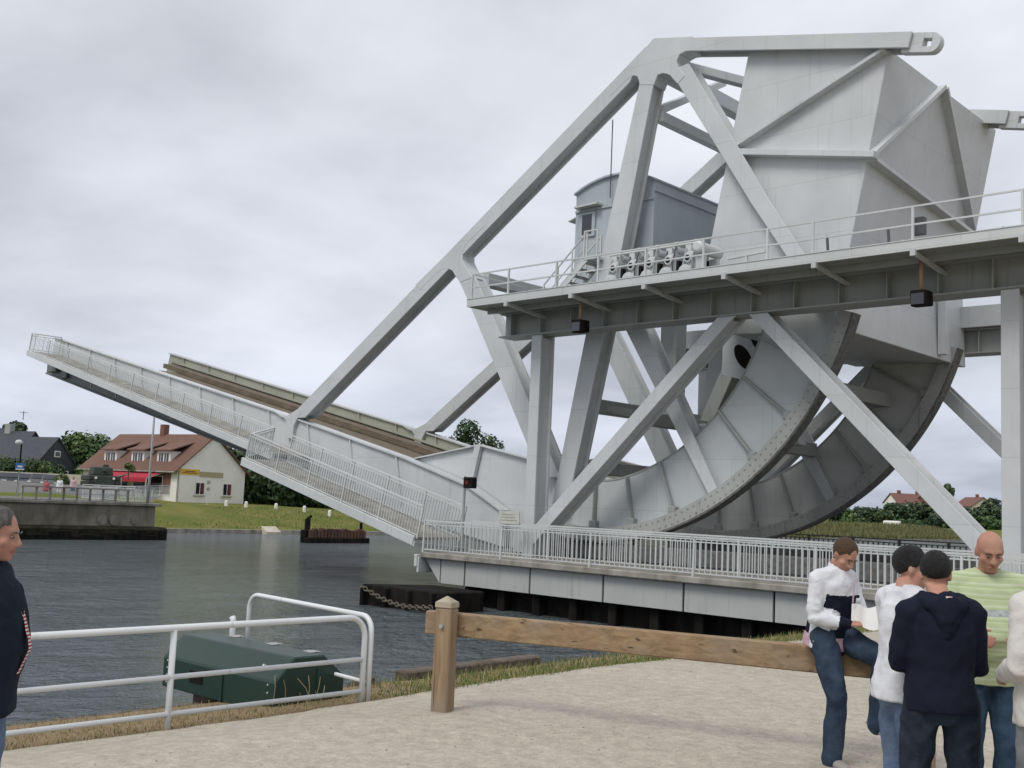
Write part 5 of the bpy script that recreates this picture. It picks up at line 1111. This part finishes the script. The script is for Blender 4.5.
def fuse(b, name, mats, parent, vox, fold=0, fs=9, pick=None, smooth=2, z0=-9, cut=None, aniso=(1, 1, 1), seed=0, soft=None, warp=None, strands=None):
    """join overlapping volumes into one continuous skin, press folds into it, colour its panels"""
    me = bpy.data.meshes.new('tmp'); me.from_pydata(b.v, [], b.f); bm = bmesh.new(); bm.from_mesh(me); bmesh.ops.recalc_face_normals(bm, faces=bm.faces); bm.to_mesh(me); bm.free()
    ob = bpy.data.objects.new('tmp', me); COL.objects.link(ob)
    r = ob.modifiers.new('r', 'REMESH'); r.mode = 'VOXEL'; r.voxel_size = vox
    s = ob.modifiers.new('s', 'SMOOTH'); s.factor = .5; s.iterations = smooth
    dg = bpy.context.evaluated_depsgraph_get(); dg.update(); ev = ob.evaluated_get(dg); m2 = bpy.data.meshes.new_from_object(ev)
    bpy.data.objects.remove(ob); bpy.data.meshes.remove(me)
    if fold or cut or soft:
        bm = bmesh.new(); bm.from_mesh(m2); bm.normal_update()
        if soft:
            sv = [v for v in bm.verts if (v.co - soft[0]).length < soft[1]]
            for _ in range(6): bmesh.ops.smooth_vert(bm, verts=sv, factor=.5, use_axis_x=True, use_axis_y=True, use_axis_z=True)
        if fold:
            mv = []
            for v in bm.verts:
                p = V((v.co.x * aniso[0], v.co.y * aniso[1], v.co.z * aniso[2])) * fs + V((seed, seed * 2, 0))
                w_ = noise.noise(p + V((noise.noise(p * .5), noise.noise(p * .5 + V((5, 0, 0))), 0)) * 1.2); w2 = noise.noise(p * 2.3 + V((9, 3, 1)))
                k = (.42 - abs(w_) * 1.7) * .8 + .25 * w2
                mv.append(v.normal * fold * k)
            for v, d in zip(bm.verts, mv): v.co += d
        if cut: bmesh.ops.delete(bm, geom=[v for v in bm.verts if cut(v.co)], context='VERTS')
        if warp:
            for v in bm.verts: v.co = warp(v.co)
        if strands:
            whorl, ln = strands; bm.normal_update(); src = [(f.calc_center_median(), f.normal.copy()) for f in bm.faces]
            for c_, n_ in src:
                for _ in range(2):
                    p_ = c_ + V((rnd.uniform(-1, 1), rnd.uniform(-1, 1), rnd.uniform(-1, 1))) * .003; t_ = (p_ - whorl); t_ = (t_ - n_ * t_.dot(n_)).normalized() + V((rnd.uniform(-1, 1), rnd.uniform(-1, 1), rnd.uniform(-1, 1))) * .45
                    d2_ = (t_ + n_ * rnd.uniform(.15, .55)).normalized(); s_2 = d2_.cross(n_).normalized() * .0009; l_ = ln * rnd.uniform(.6, 1.2)
                    q = [bm.verts.new(x) for x in (p_ - s_2, p_ + s_2, p_ + d2_ * l_)]; bm.faces.new(q)
        bm.to_mesh(m2); bm.free()
    ms = mats if isinstance(mats, list) else [mats]
    m2.materials.clear()
    for m in ms: m2.materials.append(m)
    for p in m2.polygons:
        p.use_smooth = True
        p.material_index = pick(p.center, p.normal) if pick else 0
    m2.name = name; o = bpy.data.objects.new(name, m2); COL.objects.link(o); o.parent = parent
    return o
def hand(b, wrist, fwd, up, side, curl=35, spread=1.0):
    """palm with four bent fingers of unequal length and a thumb leaving the side of the palm; up = back of the hand"""
    w = V(wrist); f = V(fwd).normalized(); u = V(up); u = (u - f * u.dot(f)).normalized(); s = f.cross(u) * side   # towards the thumb
    palm = w + f * .045
    loft(b, [(w - f * .01, s * .024, u * .018), (w + f * .02, s * .032, u * .016), (w + f * .055, s * .040, u * .014), (w + f * .088, s * .040, u * .012)], 14)
    for i, (off, ln) in enumerate(((.030, .072), (.010, .080), (-.010, .075), (-.029, .058))):
        p = w + f * .084 + s * off; pts = [p - f * .02, p]; d = f.copy(); ax = s * side
        for k, q in enumerate((.45, .32, .23)):
            d = (Matrix.Rotation(R_(-curl * (1 + .2 * k)) * side, 3, s) @ d) if True else d
            pts.append(pts[-1] + d * ln * q)
        limb(b, pts, [.0095, .0095, .009, .0085, .0072], 8)
    p = w + f * .028 + s * .028; d = (f * .65 + s * .75 - u * .25).normalized(); q = p + d * .04; d2 = (f * .95 + s * .15 - u * .25).normalized()
    limb(b, [p - d * .01, q, q + d2 * .028, q + d2 * .05], [.014, .012, .0105, .0085], 8)

def person(label, loc, facing, P, skin=None, hair=None, hair_kind='short', top=None, bottom=None, shoes='shoe', jacket=None, vox=.0085, fingers=True, height=1.0, group=None):
    """P: joint positions in the figure's own frame, x to its right, y forward"""
    rz = math.atan2(-facing[0], facing[1])
    T = thing('person', label, 'person', loc, group, rz); T.scale = (height,) * 3
    skin = skin or SK
    J = {k: V(v) for k, v in P.items() if isinstance(v, tuple)}
    pel, chest, neck, head = J['pelvis'], J['chest'], J['neck'], J['head']
    yaw, pit = P.get('yaw', 0), P.get('pitch', 0); roll = P.get('roll', 0)
    HM = Matrix.Rotation(R_(-yaw), 3, 'Z') @ Matrix.Rotation(R_(-pit), 3, 'X') @ Matrix.Rotation(R_(roll), 3, 'Y')
    h = lambda x, y, z: head + HM @ V((x, y, z))
    tilt = (neck - pel).normalized(); fw = V((0, 1, 0)); rt = V((1, 0, 0)); tw = P.get('twist', 0)
    rt = Matrix.Rotation(R_(-tw), 3, 'Z') @ rt; fwt = tilt.cross(rt) * -1; fwt = V((0, 0, 1)).cross(rt); fwt = (fwt - tilt * fwt.dot(tilt)).normalized()
    def torso(b, g, hem=0.0, belly=0.0):
        c = lambda t, dy=0: pel.lerp(neck, t) + fwt * (dy + (chest - pel.lerp(neck, .66)).dot(fwt) * math.sin(math.pi * min(1, max(0, t))))
        W = P.get('wide', 1.0)
        loft(b, [(c(-.14 - hem), rt * (.168 * W + g), fwt * (.122 + g)), (c(-.03), rt * (.170 * W + g), fwt * (.122 + g)), (c(.12, belly * .5), rt * (.156 * W + g), fwt * (.112 + g + belly * .6)), (c(.30, belly), rt * (.142 * W + g), fwt * (.102 + g + belly)), (c(.50, belly * .5), rt * (.150 * W + g), fwt * (.108 + g + belly * .5)), (c(.68), rt * (.160 * W + g), fwt * (.112 + g)), (c(.84), rt * (.152 * W + g), fwt * (.096 + g)), (c(.94), rt * (.110 * W + g), fwt * (.074 + g)), (c(1.0), rt * (.064 + g), fwt * (.058 + g))], 28)
        for s in ('r', 'l'):
            limb(b, [c(.93) + rt * (.05 if s == 'r' else -.05), J['sh_' + s]], [.058 + g, .052 + g])
    def arm(b, s, g, t0=0, full=True, cuff=0.0):
        S, E, W_ = J['sh_' + s], J['el_' + s], J['wr_' + s]
        if full: limb(b, [S, S.lerp(E, .5), E, E.lerp(W_, .35), W_ - (W_ - E) * cuff], [.052 + g, .043 + g, .038 + g, .039 + g * .9, .026 + g * .7])
        else: limb(b, [S, S.lerp(E, .72)], [.054 + g, .052 + g])
    def leg(b, s, g, cuff=0.0):
        H, K, A = J['hip_' + s], J['kn_' + s], J['an_' + s]
        limb(b, [H + V((0, 0, .02)), H.lerp(K, .45), K, K.lerp(A, .3), A + (A - K).normalized() * (.035 if g else 0)], [.086 + g, .078 + g, .057 + g, .056 + g * 1.2, .038 + g * 1.3 + cuff])
    # body
    b = MB()
    torso(b, -.02)
    loft(b, [(neck - tilt * .05, rt * .065, fwt * .06), (neck.lerp(h(0, -.02, -.07), .5), rt * .056, fwt * .058), (h(0, -.015, -.06), rt * .055, fwt * .06)], 18)
    b.ell(h(0, -.014, .03), (.076, .096, .088), 20, 14, M=HM); b.ell(h(0, .022, -.045), (.060, .066, .078), 18, 12, M=HM)
    b.ell(h(0, .062, -.096), (.030, .026, .022), 12, 8, M=HM); b.ell(h(0, .070, .024), (.052, .022, .016), 14, 8, M=HM)
    for s in (1, -1):
        b.ell(h(s * .046, .052, -.028), (.026, .024, .024), 10, 8, M=HM); b.ell(h(s * .076, -.012, -.012), (.011, .021, .034), 12, 8, M=HM @ Matrix.Rotation(R_(s * 18), 3, 'Z'))
    limb(b, [h(0, .083, .012), h(0, .098, -.012), h(0, .108, -.032)], [.010, .012, .0155], 10)
    for s in (1, -1): b.ell(h(s * .014, .093, -.036), (.011, .013, .009), 8, 6, M=HM)
    b.ell(h(0, .082, -.062), (.026, .012, .008), 12, 6, M=HM); b.ell(h(0, .079, -.073), (.022, .013, .008), 12, 6, M=HM)
    for s in ('r', 'l'):
        arm(b, s, 0); leg(b, s, 0)
        sd_ = 1 if s == 'r' else -1
        if fingers:
            f_ = V(P.get('hf_' + s, tuple((J['wr_' + s] - J['el_' + s]).normalized()))); u_ = V(P.get('hu_' + s, (sd_, 0, .2)))
            hand(b, J['wr_' + s], f_, u_, P.get('th_' + s, -sd_), P.get('curl', 30))
        an = J['an_' + s]; ft = V(P.get('ft_' + s, (sd_ * .12, 1, 0))).normalized(); limb(b, [an, an + ft * .05 - V((0, 0, .045))], [.032, .018])
    fuse(b, 'body', skin, T, vox, smooth=1, soft=(head, .15))
    # eyes, brows, mouth
    for s in (1, -1):
        e = MB(); e.ell(h(s * .030, .0775, .001), (.0115, .0085, .0055), 10, 8, M=HM); ey = fuse_simple(e, 'eye', EYEW, T)
        e = MB(); e.ell(h(s * .030, .0845, -.0005), (.0058, .003, .0048), 8, 6, M=HM); fuse_simple(e, 'iris', EYEI, ey)
        e = MB(); limb(e, [h(s * .014, .0935, .021), h(s * .032, .0935, .025), h(s * .047, .083, .020)], [.004, .0045, .003], 6); fuse_simple(e, 'eyebrow', HAIRM['grey' if hair == 'stub' else hair or 'brown'], T)
    e = MB(); limb(e, [h(-.021, .0885, -.067), h(0, .0955, -.066), h(.021, .0885, -.067)], [.0035, .0055, .0035], 6); fuse_simple(e, 'mouth', LIP, T)
    # hair
    if hair and hair_kind != 'none':
        th = {'short': .007, 'thick': .012, 'crop': .004}[hair_kind]; e = MB()
        e.ell(h(0, -.016, .032), (.077 + th, .098 + th, .089 + th * 1.2), 36, 24, M=HM)
        Hi = HM.inverted()
        def bald(v):
            return margin(v) < 0
        def margin(v):
            q = Hi @ (v - head); lim = pl([(-.2, -.075), (-.06, -.06), (-.02, -.02), (.02, .0), (.05, .050), (.2, .055)], q.y) + .008 * noise.noise(q * 60)
            return min(q.z - lim, pl([(-.1, .078), (.05, .076), (.09, .064), (.2, .0)], q.z) - q.y)
        def taper(v):
            k = min(1, max(0, margin(v) / .022)); c_ = h(0, -.016, .032); d = v - c_
            return c_ + d * (1 - (1 - k) * (th + .004) / max(.05, d.length))
        fuse(e, 'hair', HAIRM[hair], T, .006, fold=.0025 if hair_kind != 'thick' else .006, fs=80 if hair_kind != 'thick' else 42, smooth=1, cut=bald, warp=taper, strands=(h(0, -.03, .11), {'short': .006, 'thick': .010, 'crop': .005}[hair_kind]) if fingers else None)
    # trousers
    b = MB()
    W_ = min(1, P.get('wide', 1.0)); loft(b, [(pel + tilt * .10, rt * .150 * W_, fwt * .110), (pel, rt * .166 * W_, fwt * .120), (pel - V((0, 0, .09)), rt * .168 * W_, fwt * .116), (pel - V((0, 0, .14)), rt * .13 * W_, fwt * .09)], 24)
    for s in ('r', 'l'): leg(b, s, .018, P.get('cuff', .012))
    fuse(b, 'trousers', CL[bottom], T, .011, fold=.015, fs=9, smooth=2, aniso=(1, 1, .7), seed=len(label))
    # shoes
    for s in ('r', 'l'):
        an = J['an_' + s]; ft = V(P.get('ft_' + s, (.12 if s == 'r' else -.12, 1, 0))).normalized(); dn_ = V((0, 0, -1)); dn_ = (dn_ - ft * dn_.dot(ft)).normalized(); sdv = ft.cross(dn_)
        b = MB(); b_ = an + dn_ * .045
        loft(b, [(b_ - ft * .075, sdv * .028, dn_ * .032), (b_ - ft * .05, sdv * .036, dn_ * .040), (b_ + ft * .02, sdv * .040, dn_ * .042), (b_ + ft * .10 + dn_ * .012, sdv * .046, dn_ * .030), (b_ + ft * .155 + dn_ * .016, sdv * .040, dn_ * .026), (b_ + ft * .185 + dn_ * .02, sdv * .022, dn_ * .018)], 16)
        limb(b, [an + V((0, 0, .02)), an + dn_ * .03], [.047, .044])
        q = dn_.copy()
        fuse(b, 'shoe', [CL[shoes], CL['sole']], T, .008, smooth=2, pick=lambda c, n, an=an, q=q: 1 if (c - an).dot(q) > .068 else 0)
    # top
    top(T, torso, arm, J, MB, h, tilt, rt, fwt, neck, pel)
    return T
def fuse_simple(b, name, m, parent):
    me = bpy.data.meshes.new(name); me.from_pydata(b.v, [], b.f); me.materials.append(m)
    for p in me.polygons: p.use_smooth = True
    o = bpy.data.objects.new(name, me); COL.objects.link(o); o.parent = parent; return o
STAND = dict(pelvis=(0, 0, .93), chest=(0, .02, 1.25), neck=(0, -.01, 1.46), head=(0, .03, 1.60), sh_r=(.168, -.01, 1.40), sh_l=(-.168, -.01, 1.40), el_r=(.215, -.02, 1.12), el_l=(-.215, -.02, 1.12), wr_r=(.215, .08, .88), wr_l=(-.215, .08, .88),
             hip_r=(.09, 0, .88), hip_l=(-.09, 0, .88), kn_r=(.10, .03, .48), kn_l=(-.10, .03, .48), an_r=(.11, -.02, .085), an_l=(-.11, -.02, .085))
def pose(**k): d = dict(STAND); d.update(k); return d
d_ = V((-.687, .727, 0)); r_ = V((.727, .687, 0))       # away from the photographer / to the right

def collar(T, neck, tilt, rt, fwt, m, r=.075, h_=.05, lean=.02):
    r -= .006; lean = .006
    b = MB(); n = 20; vs = []
    for j, (k, dr) in enumerate(((-.03, .016), (.02, .002), (h_, 0), (h_, .008), (.02, .012), (-.03, .026))):
        for i in range(n):
            a = 2 * math.pi * i / n; front = max(0, math.sin(a)); rr = r + dr
            vs.append(neck + rt * rr * math.cos(a) + fwt * (rr * math.sin(a) + lean * front) + tilt * (k - .035 * front))
    b.add(vs, [(j * n + i, j * n + (i + 1) % n, ((j + 1) % 6) * n + (i + 1) % n, ((j + 1) % 6) * n + i) for j in range(6) for i in range(n)])
    fuse_simple(b, 'collar', m, T)

# seated man on the timber rail
def top_seated(T, torso, arm, J, MB, h, tilt, rt, fwt, neck, pel):
    b = MB(); torso(b, .024, .02)
    for s in ('r', 'l'): arm(b, s, .018, cuff=.05)
    def pick(c, n):
        q = c - pel; z = q.dot(tilt); x = q.dot(rt); y = q.dot(fwt)
        for s in ('r', 'l'):
            E, W = J['el_' + s], J['wr_' + s]; t = (c - E).dot((W - E).normalized()) / (W - E).length
            if (c - (E + (W - E) * t)).length < .085 and t > .22: return 1 if t > .72 else 0
            S = J['sh_' + s]; t2 = (c - S).dot((E - S).normalized()) / (E - S).length
            if t2 > .12 and (c - S.lerp(E, t2)).length < .078 and abs(x) > .165: return 0
        if z < .02: return 2
        if y > -.02 and abs(x) < .17 and .02 < z < .335: return 1
        if y <= -.02 and z < .22 and abs(x) > .09: return 1
        return 0
    fuse(b, 'jacket', [CL['white'], CL['navy'], CL['pink']], T, .009, fold=.012, fs=10, pick=pick, seed=3)
    collar(T, neck, tilt, rt, fwt, CL['white'], .072, .055)
    b = MB(); p0 = pel + tilt * .47 + fwt * .16; p1 = pel + tilt * .30 + fwt * .175; limb(b, [p0, p1], [.006, .006], 6); fuse_simple(b, 'zip', CL['pink'], T)
    b = MB(); c = pel + tilt * .30 + fwt * .152 - rt * .09; b.bar(c - rt * .022, c + rt * .022, .012, .05, tilt); fuse_simple(b, 'badge', CL['white'], T)
seat = V((-3.98, 7.80, 0))
person('man in white and navy jacket sitting on the timber rail reading a paper', seat, (.975, -.22), pose(
    pelvis=(0, .02, .915), chest=(0, .055, 1.20), neck=(0, .10, 1.40), head=(0, .165, 1.525), pitch=38, yaw=4, sh_r=(.165, .06, 1.335), sh_l=(-.165, .07, 1.335), el_r=(.215, .06, 1.06), el_l=(-.21, .16, 1.07), wr_r=(.06, .26, 1.03), wr_l=(-.10, .33, 1.06),
    hip_r=(.095, .05, .90), hip_l=(-.095, .06, .90), kn_r=(.12, .20, .50), kn_l=(-.10, .44, .80), an_r=(.12, .17, .09), an_l=(-.07, .42, .37), ft_l=(0, .9, -.35), ft_r=(.2, 1, 0), hu_r=(.2, .3, 1), hu_l=(-.3, .2, 1), curl=28, hf_r=(-.55, .75, .1), hf_l=(.25, .9, .1)),
    hair='brown', hair_kind='crop', top=top_seated, bottom='jean', shoes='shoe')
pa = thing('paper_sheet', 'folded white paper held by the seated man', 'paper', seat + V((.40, -.09, 1.07)))
b = MB(); f_ = V((.975, -.22, 0)).normalized(); s_ = V((.22, .975, 0)).normalized(); c = seat + f_ * .40 + V((0, 0, 1.07))
n_ = 8; top_ = []; wv = (V((0, 0, 1)) * .8 - f_ * .25 - s_ * -.35).normalized()
for j in range(2):
    for i in range(n_ + 1):
        t = i / n_
        for k in (0, 1):
            q = seat + V((0, 0, 1.0)) + f_ * (.25 + .25 * t) - s_ * .03 + wv * (.175 * k + .02 * math.sin(t * 6 + k)) + V((0, 0, .03 * t)) + s_ * (.002 * j + .012 * math.sin(t * 9)); top_.append(q)
fs_ = [(2 * i, 2 * i + 2, 2 * i + 3, 2 * i + 1) for i in range(n_)]; m_ = 2 * (n_ + 1)
b.add(top_, fs_ + [(a + m_, d + m_, c_ + m_, b_ + m_) for a, b_, c_, d in fs_]); b.build('page', 'paper', pa, smooth=True)

# young man in a white T-shirt
def top_tee(T, torso, arm, J, MB, h, tilt, rt, fwt, neck, pel):
    b = MB(); torso(b, .024, .06)
    for s in ('r', 'l'): arm(b, s, .018, full=False)
    fuse(b, 't_shirt', [CL['white']], T, .010, fold=.012, fs=9, seed=11)
    collar(T, neck, tilt, rt, fwt, CL['white'], .066, .018, .03)
f3 = (r_ * .97 + d_ * .22)
person('dark haired young man in plain white T-shirt and light blue jeans turning towards the group', (-2.665, 6.135, 0), (f3.x, f3.y), pose(head=(0, .06, 1.565), neck=(0, .02, 1.435), chest=(0, .02, 1.22), pelvis=(0, -.01, .92), yaw=28, pitch=10, el_r=(.19, .08, 1.14), wr_r=(.06, .28, 1.12), el_l=(-.19, .06, 1.12), wr_l=(-.1, .28, 1.05), sh_r=(.155, 0, 1.375), sh_l=(-.155, 0, 1.375), wide=.86, hip_r=(.068, 0, .87), hip_l=(-.068, 0, .87)),
    skin=SK2, hair='black', hair_kind='short', top=top_tee, bottom='jeanl', height=.98)

# man in dark hooded sweatshirt, back to the photographer
def top_hoodie(T, torso, arm, J, MB, h, tilt, rt, fwt, neck, pel):
    b = MB(); torso(b, .034, .0)
    for s in ('r', 'l'): arm(b, s, .028, cuff=.03)
    fuse(b, 'sweatshirt', [CL['navy']], T, .010, fold=.015, fs=8, seed=21)
    b = MB()       # hood lying on the shoulders
    ring = [neck + rt * .10 * math.cos(a) + fwt * (-.02 - .10 * math.sin(a)) + tilt * (.015 - .04 * math.sin(a)) for a in [R_(-20 + 20 * k) for k in range(12)]]
    limb(b, ring, [.026, .034, .04, .045, .05, .052, .052, .05, .045, .04, .034, .026], 12)
    limb(b, [neck - fwt * .11 - tilt * .01, neck - fwt * .13 - tilt * .10, neck - fwt * .125 - tilt * .17], [.07, .06, .035]); limb(b, [neck - fwt * .10 + rt * .05 - tilt * .02, neck - fwt * .125 - tilt * .15], [.05, .03]); limb(b, [neck - fwt * .10 - rt * .05 - tilt * .02, neck - fwt * .125 - tilt * .15], [.05, .03])
    fuse(b, 'hood', [CL['navy']], T, .009, fold=.008, fs=14, seed=5)
    b = MB(); c = neck - fwt * .156 + tilt * .028; b.bar(c - rt * .016, c + rt * .016, .006, .022, tilt); fuse_simple(b, 'neck_label', CL['redw'], T)
f4 = (d_ * .97 + r_ * .10)
person('man in dark navy hooded sweatshirt and dark jeans standing with his back turned, head bowed', (-2.345, 5.865, 0), (f4.x, f4.y), pose(head=(0, .095, 1.575), neck=(0, .0, 1.435), pitch=22, yaw=14, chest=(0, .0, 1.22), el_r=(.205, .04, 1.10), wr_r=(.10, .26, 1.07), el_l=(-.205, .05, 1.10), wr_l=(-.10, .26, 1.08), sh_r=(.158, .0, 1.365), sh_l=(-.158, .0, 1.365), wide=.93, hip_r=(.10, 0, .88), hip_l=(-.10, 0, .88), kn_r=(.13, .03, .48), kn_l=(-.13, .03, .48), an_r=(.15, 0, .085), an_l=(-.15, 0, .085), cuff=.03),
    skin=SK2, hair='black', hair_kind='short', top=top_hoodie, bottom='jeanb', shoes='shoed', height=.965)

# bald man in striped polo shirt, facing the photographer
def top_polo(T, torso, arm, J, MB, h, tilt, rt, fwt, neck, pel):
    b = MB(); torso(b, .022, .10, .045)
    for s in ('r', 'l'): arm(b, s, .022, full=False)
    def pick(c, n):
        z = (c - pel).dot(tilt); y = (c - pel).dot(fwt)
        return 1 if y > .02 and .285 < z < .325 else 0
    fuse(b, 'polo_shirt', [CL['polo'], mat('grey_chest_band', (.42, .46, .46), .9, var=.5, scale=40)], T, .010, fold=.008, fs=9, seed=31, pick=pick)
    collar(T, neck, tilt, rt, fwt, CL['polo'], .078, .045, .03)
f5 = (-d_ * .97 - r_ * .22)
person('bald man in pale green striped polo shirt and blue jeans facing the photographer, looking down', (-2.57, 7.16, 0), (f5.x, f5.y), pose(head=(0, .085, 1.60), neck=(0, .0, 1.45), pitch=24, yaw=-4, wide=1.12, el_r=(.24, .05, 1.12), wr_r=(.13, .30, 1.10), el_l=(-.24, .05, 1.12), wr_l=(-.13, .30, 1.10), sh_r=(.185, -.01, 1.395), sh_l=(-.185, -.01, 1.395)),
    hair=None, top=top_polo, bottom='jeanm', height=1.02)

# person in cream sweater at the right edge
def top_knit(T, torso, arm, J, MB, h, tilt, rt, fwt, neck, pel):
    b = MB(); torso(b, .028, .06)
    for s in ('r', 'l'): arm(b, s, .024, cuff=.02)
    fuse(b, 'sweater', [CL['offw']], T, .010, fold=.010, fs=9, seed=41)
    collar(T, neck, tilt, rt, fwt, CL['offw'], .074, .02)
f6 = (-r_ * .22 + d_ * .95)
person('person in cream sweater and grey jeans cut off by the right frame edge', (-1.80, 5.915, 0), (f6.x, f6.y), pose(el_l=(-.24, -.05, 1.12), wr_l=(-.16, .17, 1.05), el_r=(.24, -.05, 1.12), wr_r=(.16, .17, 1.05), pitch=15),
    skin=SK2, hair='brown', hair_kind='short', top=top_knit, bottom='greyt')

# man in dark jacket at the left edge
def top_jacket(T, torso, arm, J, MB, h, tilt, rt, fwt, neck, pel):
    b = MB(); torso(b, .034, .12, .02)
    for s in ('r', 'l'): arm(b, s, .030, cuff=.06)
    def open_(v):
        q = v - pel; return False
    fuse(b, 'jacket', [CL['navyj']], T, .011, fold=.012, fs=8, seed=51)
    collar(T, neck, tilt, rt, fwt, CL['navyj'], .082, .06, .03)
    b = MB(); torso(b, .034, -.05, .030)
    fuse(b, 'striped_shirt', [CL['redw']], T, .012, fold=.01, fs=8, seed=6, cut=lambda v: (v - pel).dot(fwt) < .10 or abs((v - pel).dot(rt)) > .028 or (v - pel).dot(tilt) > .33)
f1 = (r_ * .985 + d_ * .06)
person('grey haired man in dark navy jacket over red striped shirt, in profile', (-5.085, 2.055, 0), (f1.x, f1.y), pose(head=(0, .035, 1.605), neck=(0, -.02, 1.455), pitch=8, yaw=0, chest=(0, .03, 1.25), el_r=(.23, -.03, 1.13), wr_r=(.20, .07, .92), el_l=(-.23, -.03, 1.13), wr_l=(-.20, .02, .90), hf_r=(-.15, .25, -.95), hu_r=(1, .2, 0), th_r=-1, sh_r=(.18, -.02, 1.39), sh_l=(-.18, -.02, 1.39), curl=30, wide=1.08),
    hair='grey', hair_kind='short', top=top_jacket, bottom='jeanl', shoes='shoed', height=.975)

# tiny figures on the far bank
def top_plain(c):
    def f(T, torso, arm, J, MB, h, tilt, rt, fwt, neck, pel):
        b = MB(); torso(b, .03, .05)
        for s in ('r', 'l'): arm(b, s, .024)
        fuse(b, 'shirt', [c], T, .02, smooth=1)
    return f
PINK = cloth('red_pink_shirt', (.42, .12, .13))
for px, py, d, c, bt, lb in ((59.5, 487, 90, CL['white'], 'offw', 'tiny person all in white walking on the far abutment road'), (46, 489, 90, PINK, 'greyt', 'tiny person in red on the far bank left of the person in white'), (73, 486, 93, CL['pink'], 'jeanl', 'tiny person in pink on the far bank between the round bush and the tank')):
    p = at(px, py, d); person(lb, (p.x, p.y, p.z - .95), (.6, -.6), pose(), hair='brown', top=top_plain(c), bottom=bt, vox=.02, fingers=False, group='people on the far bank')
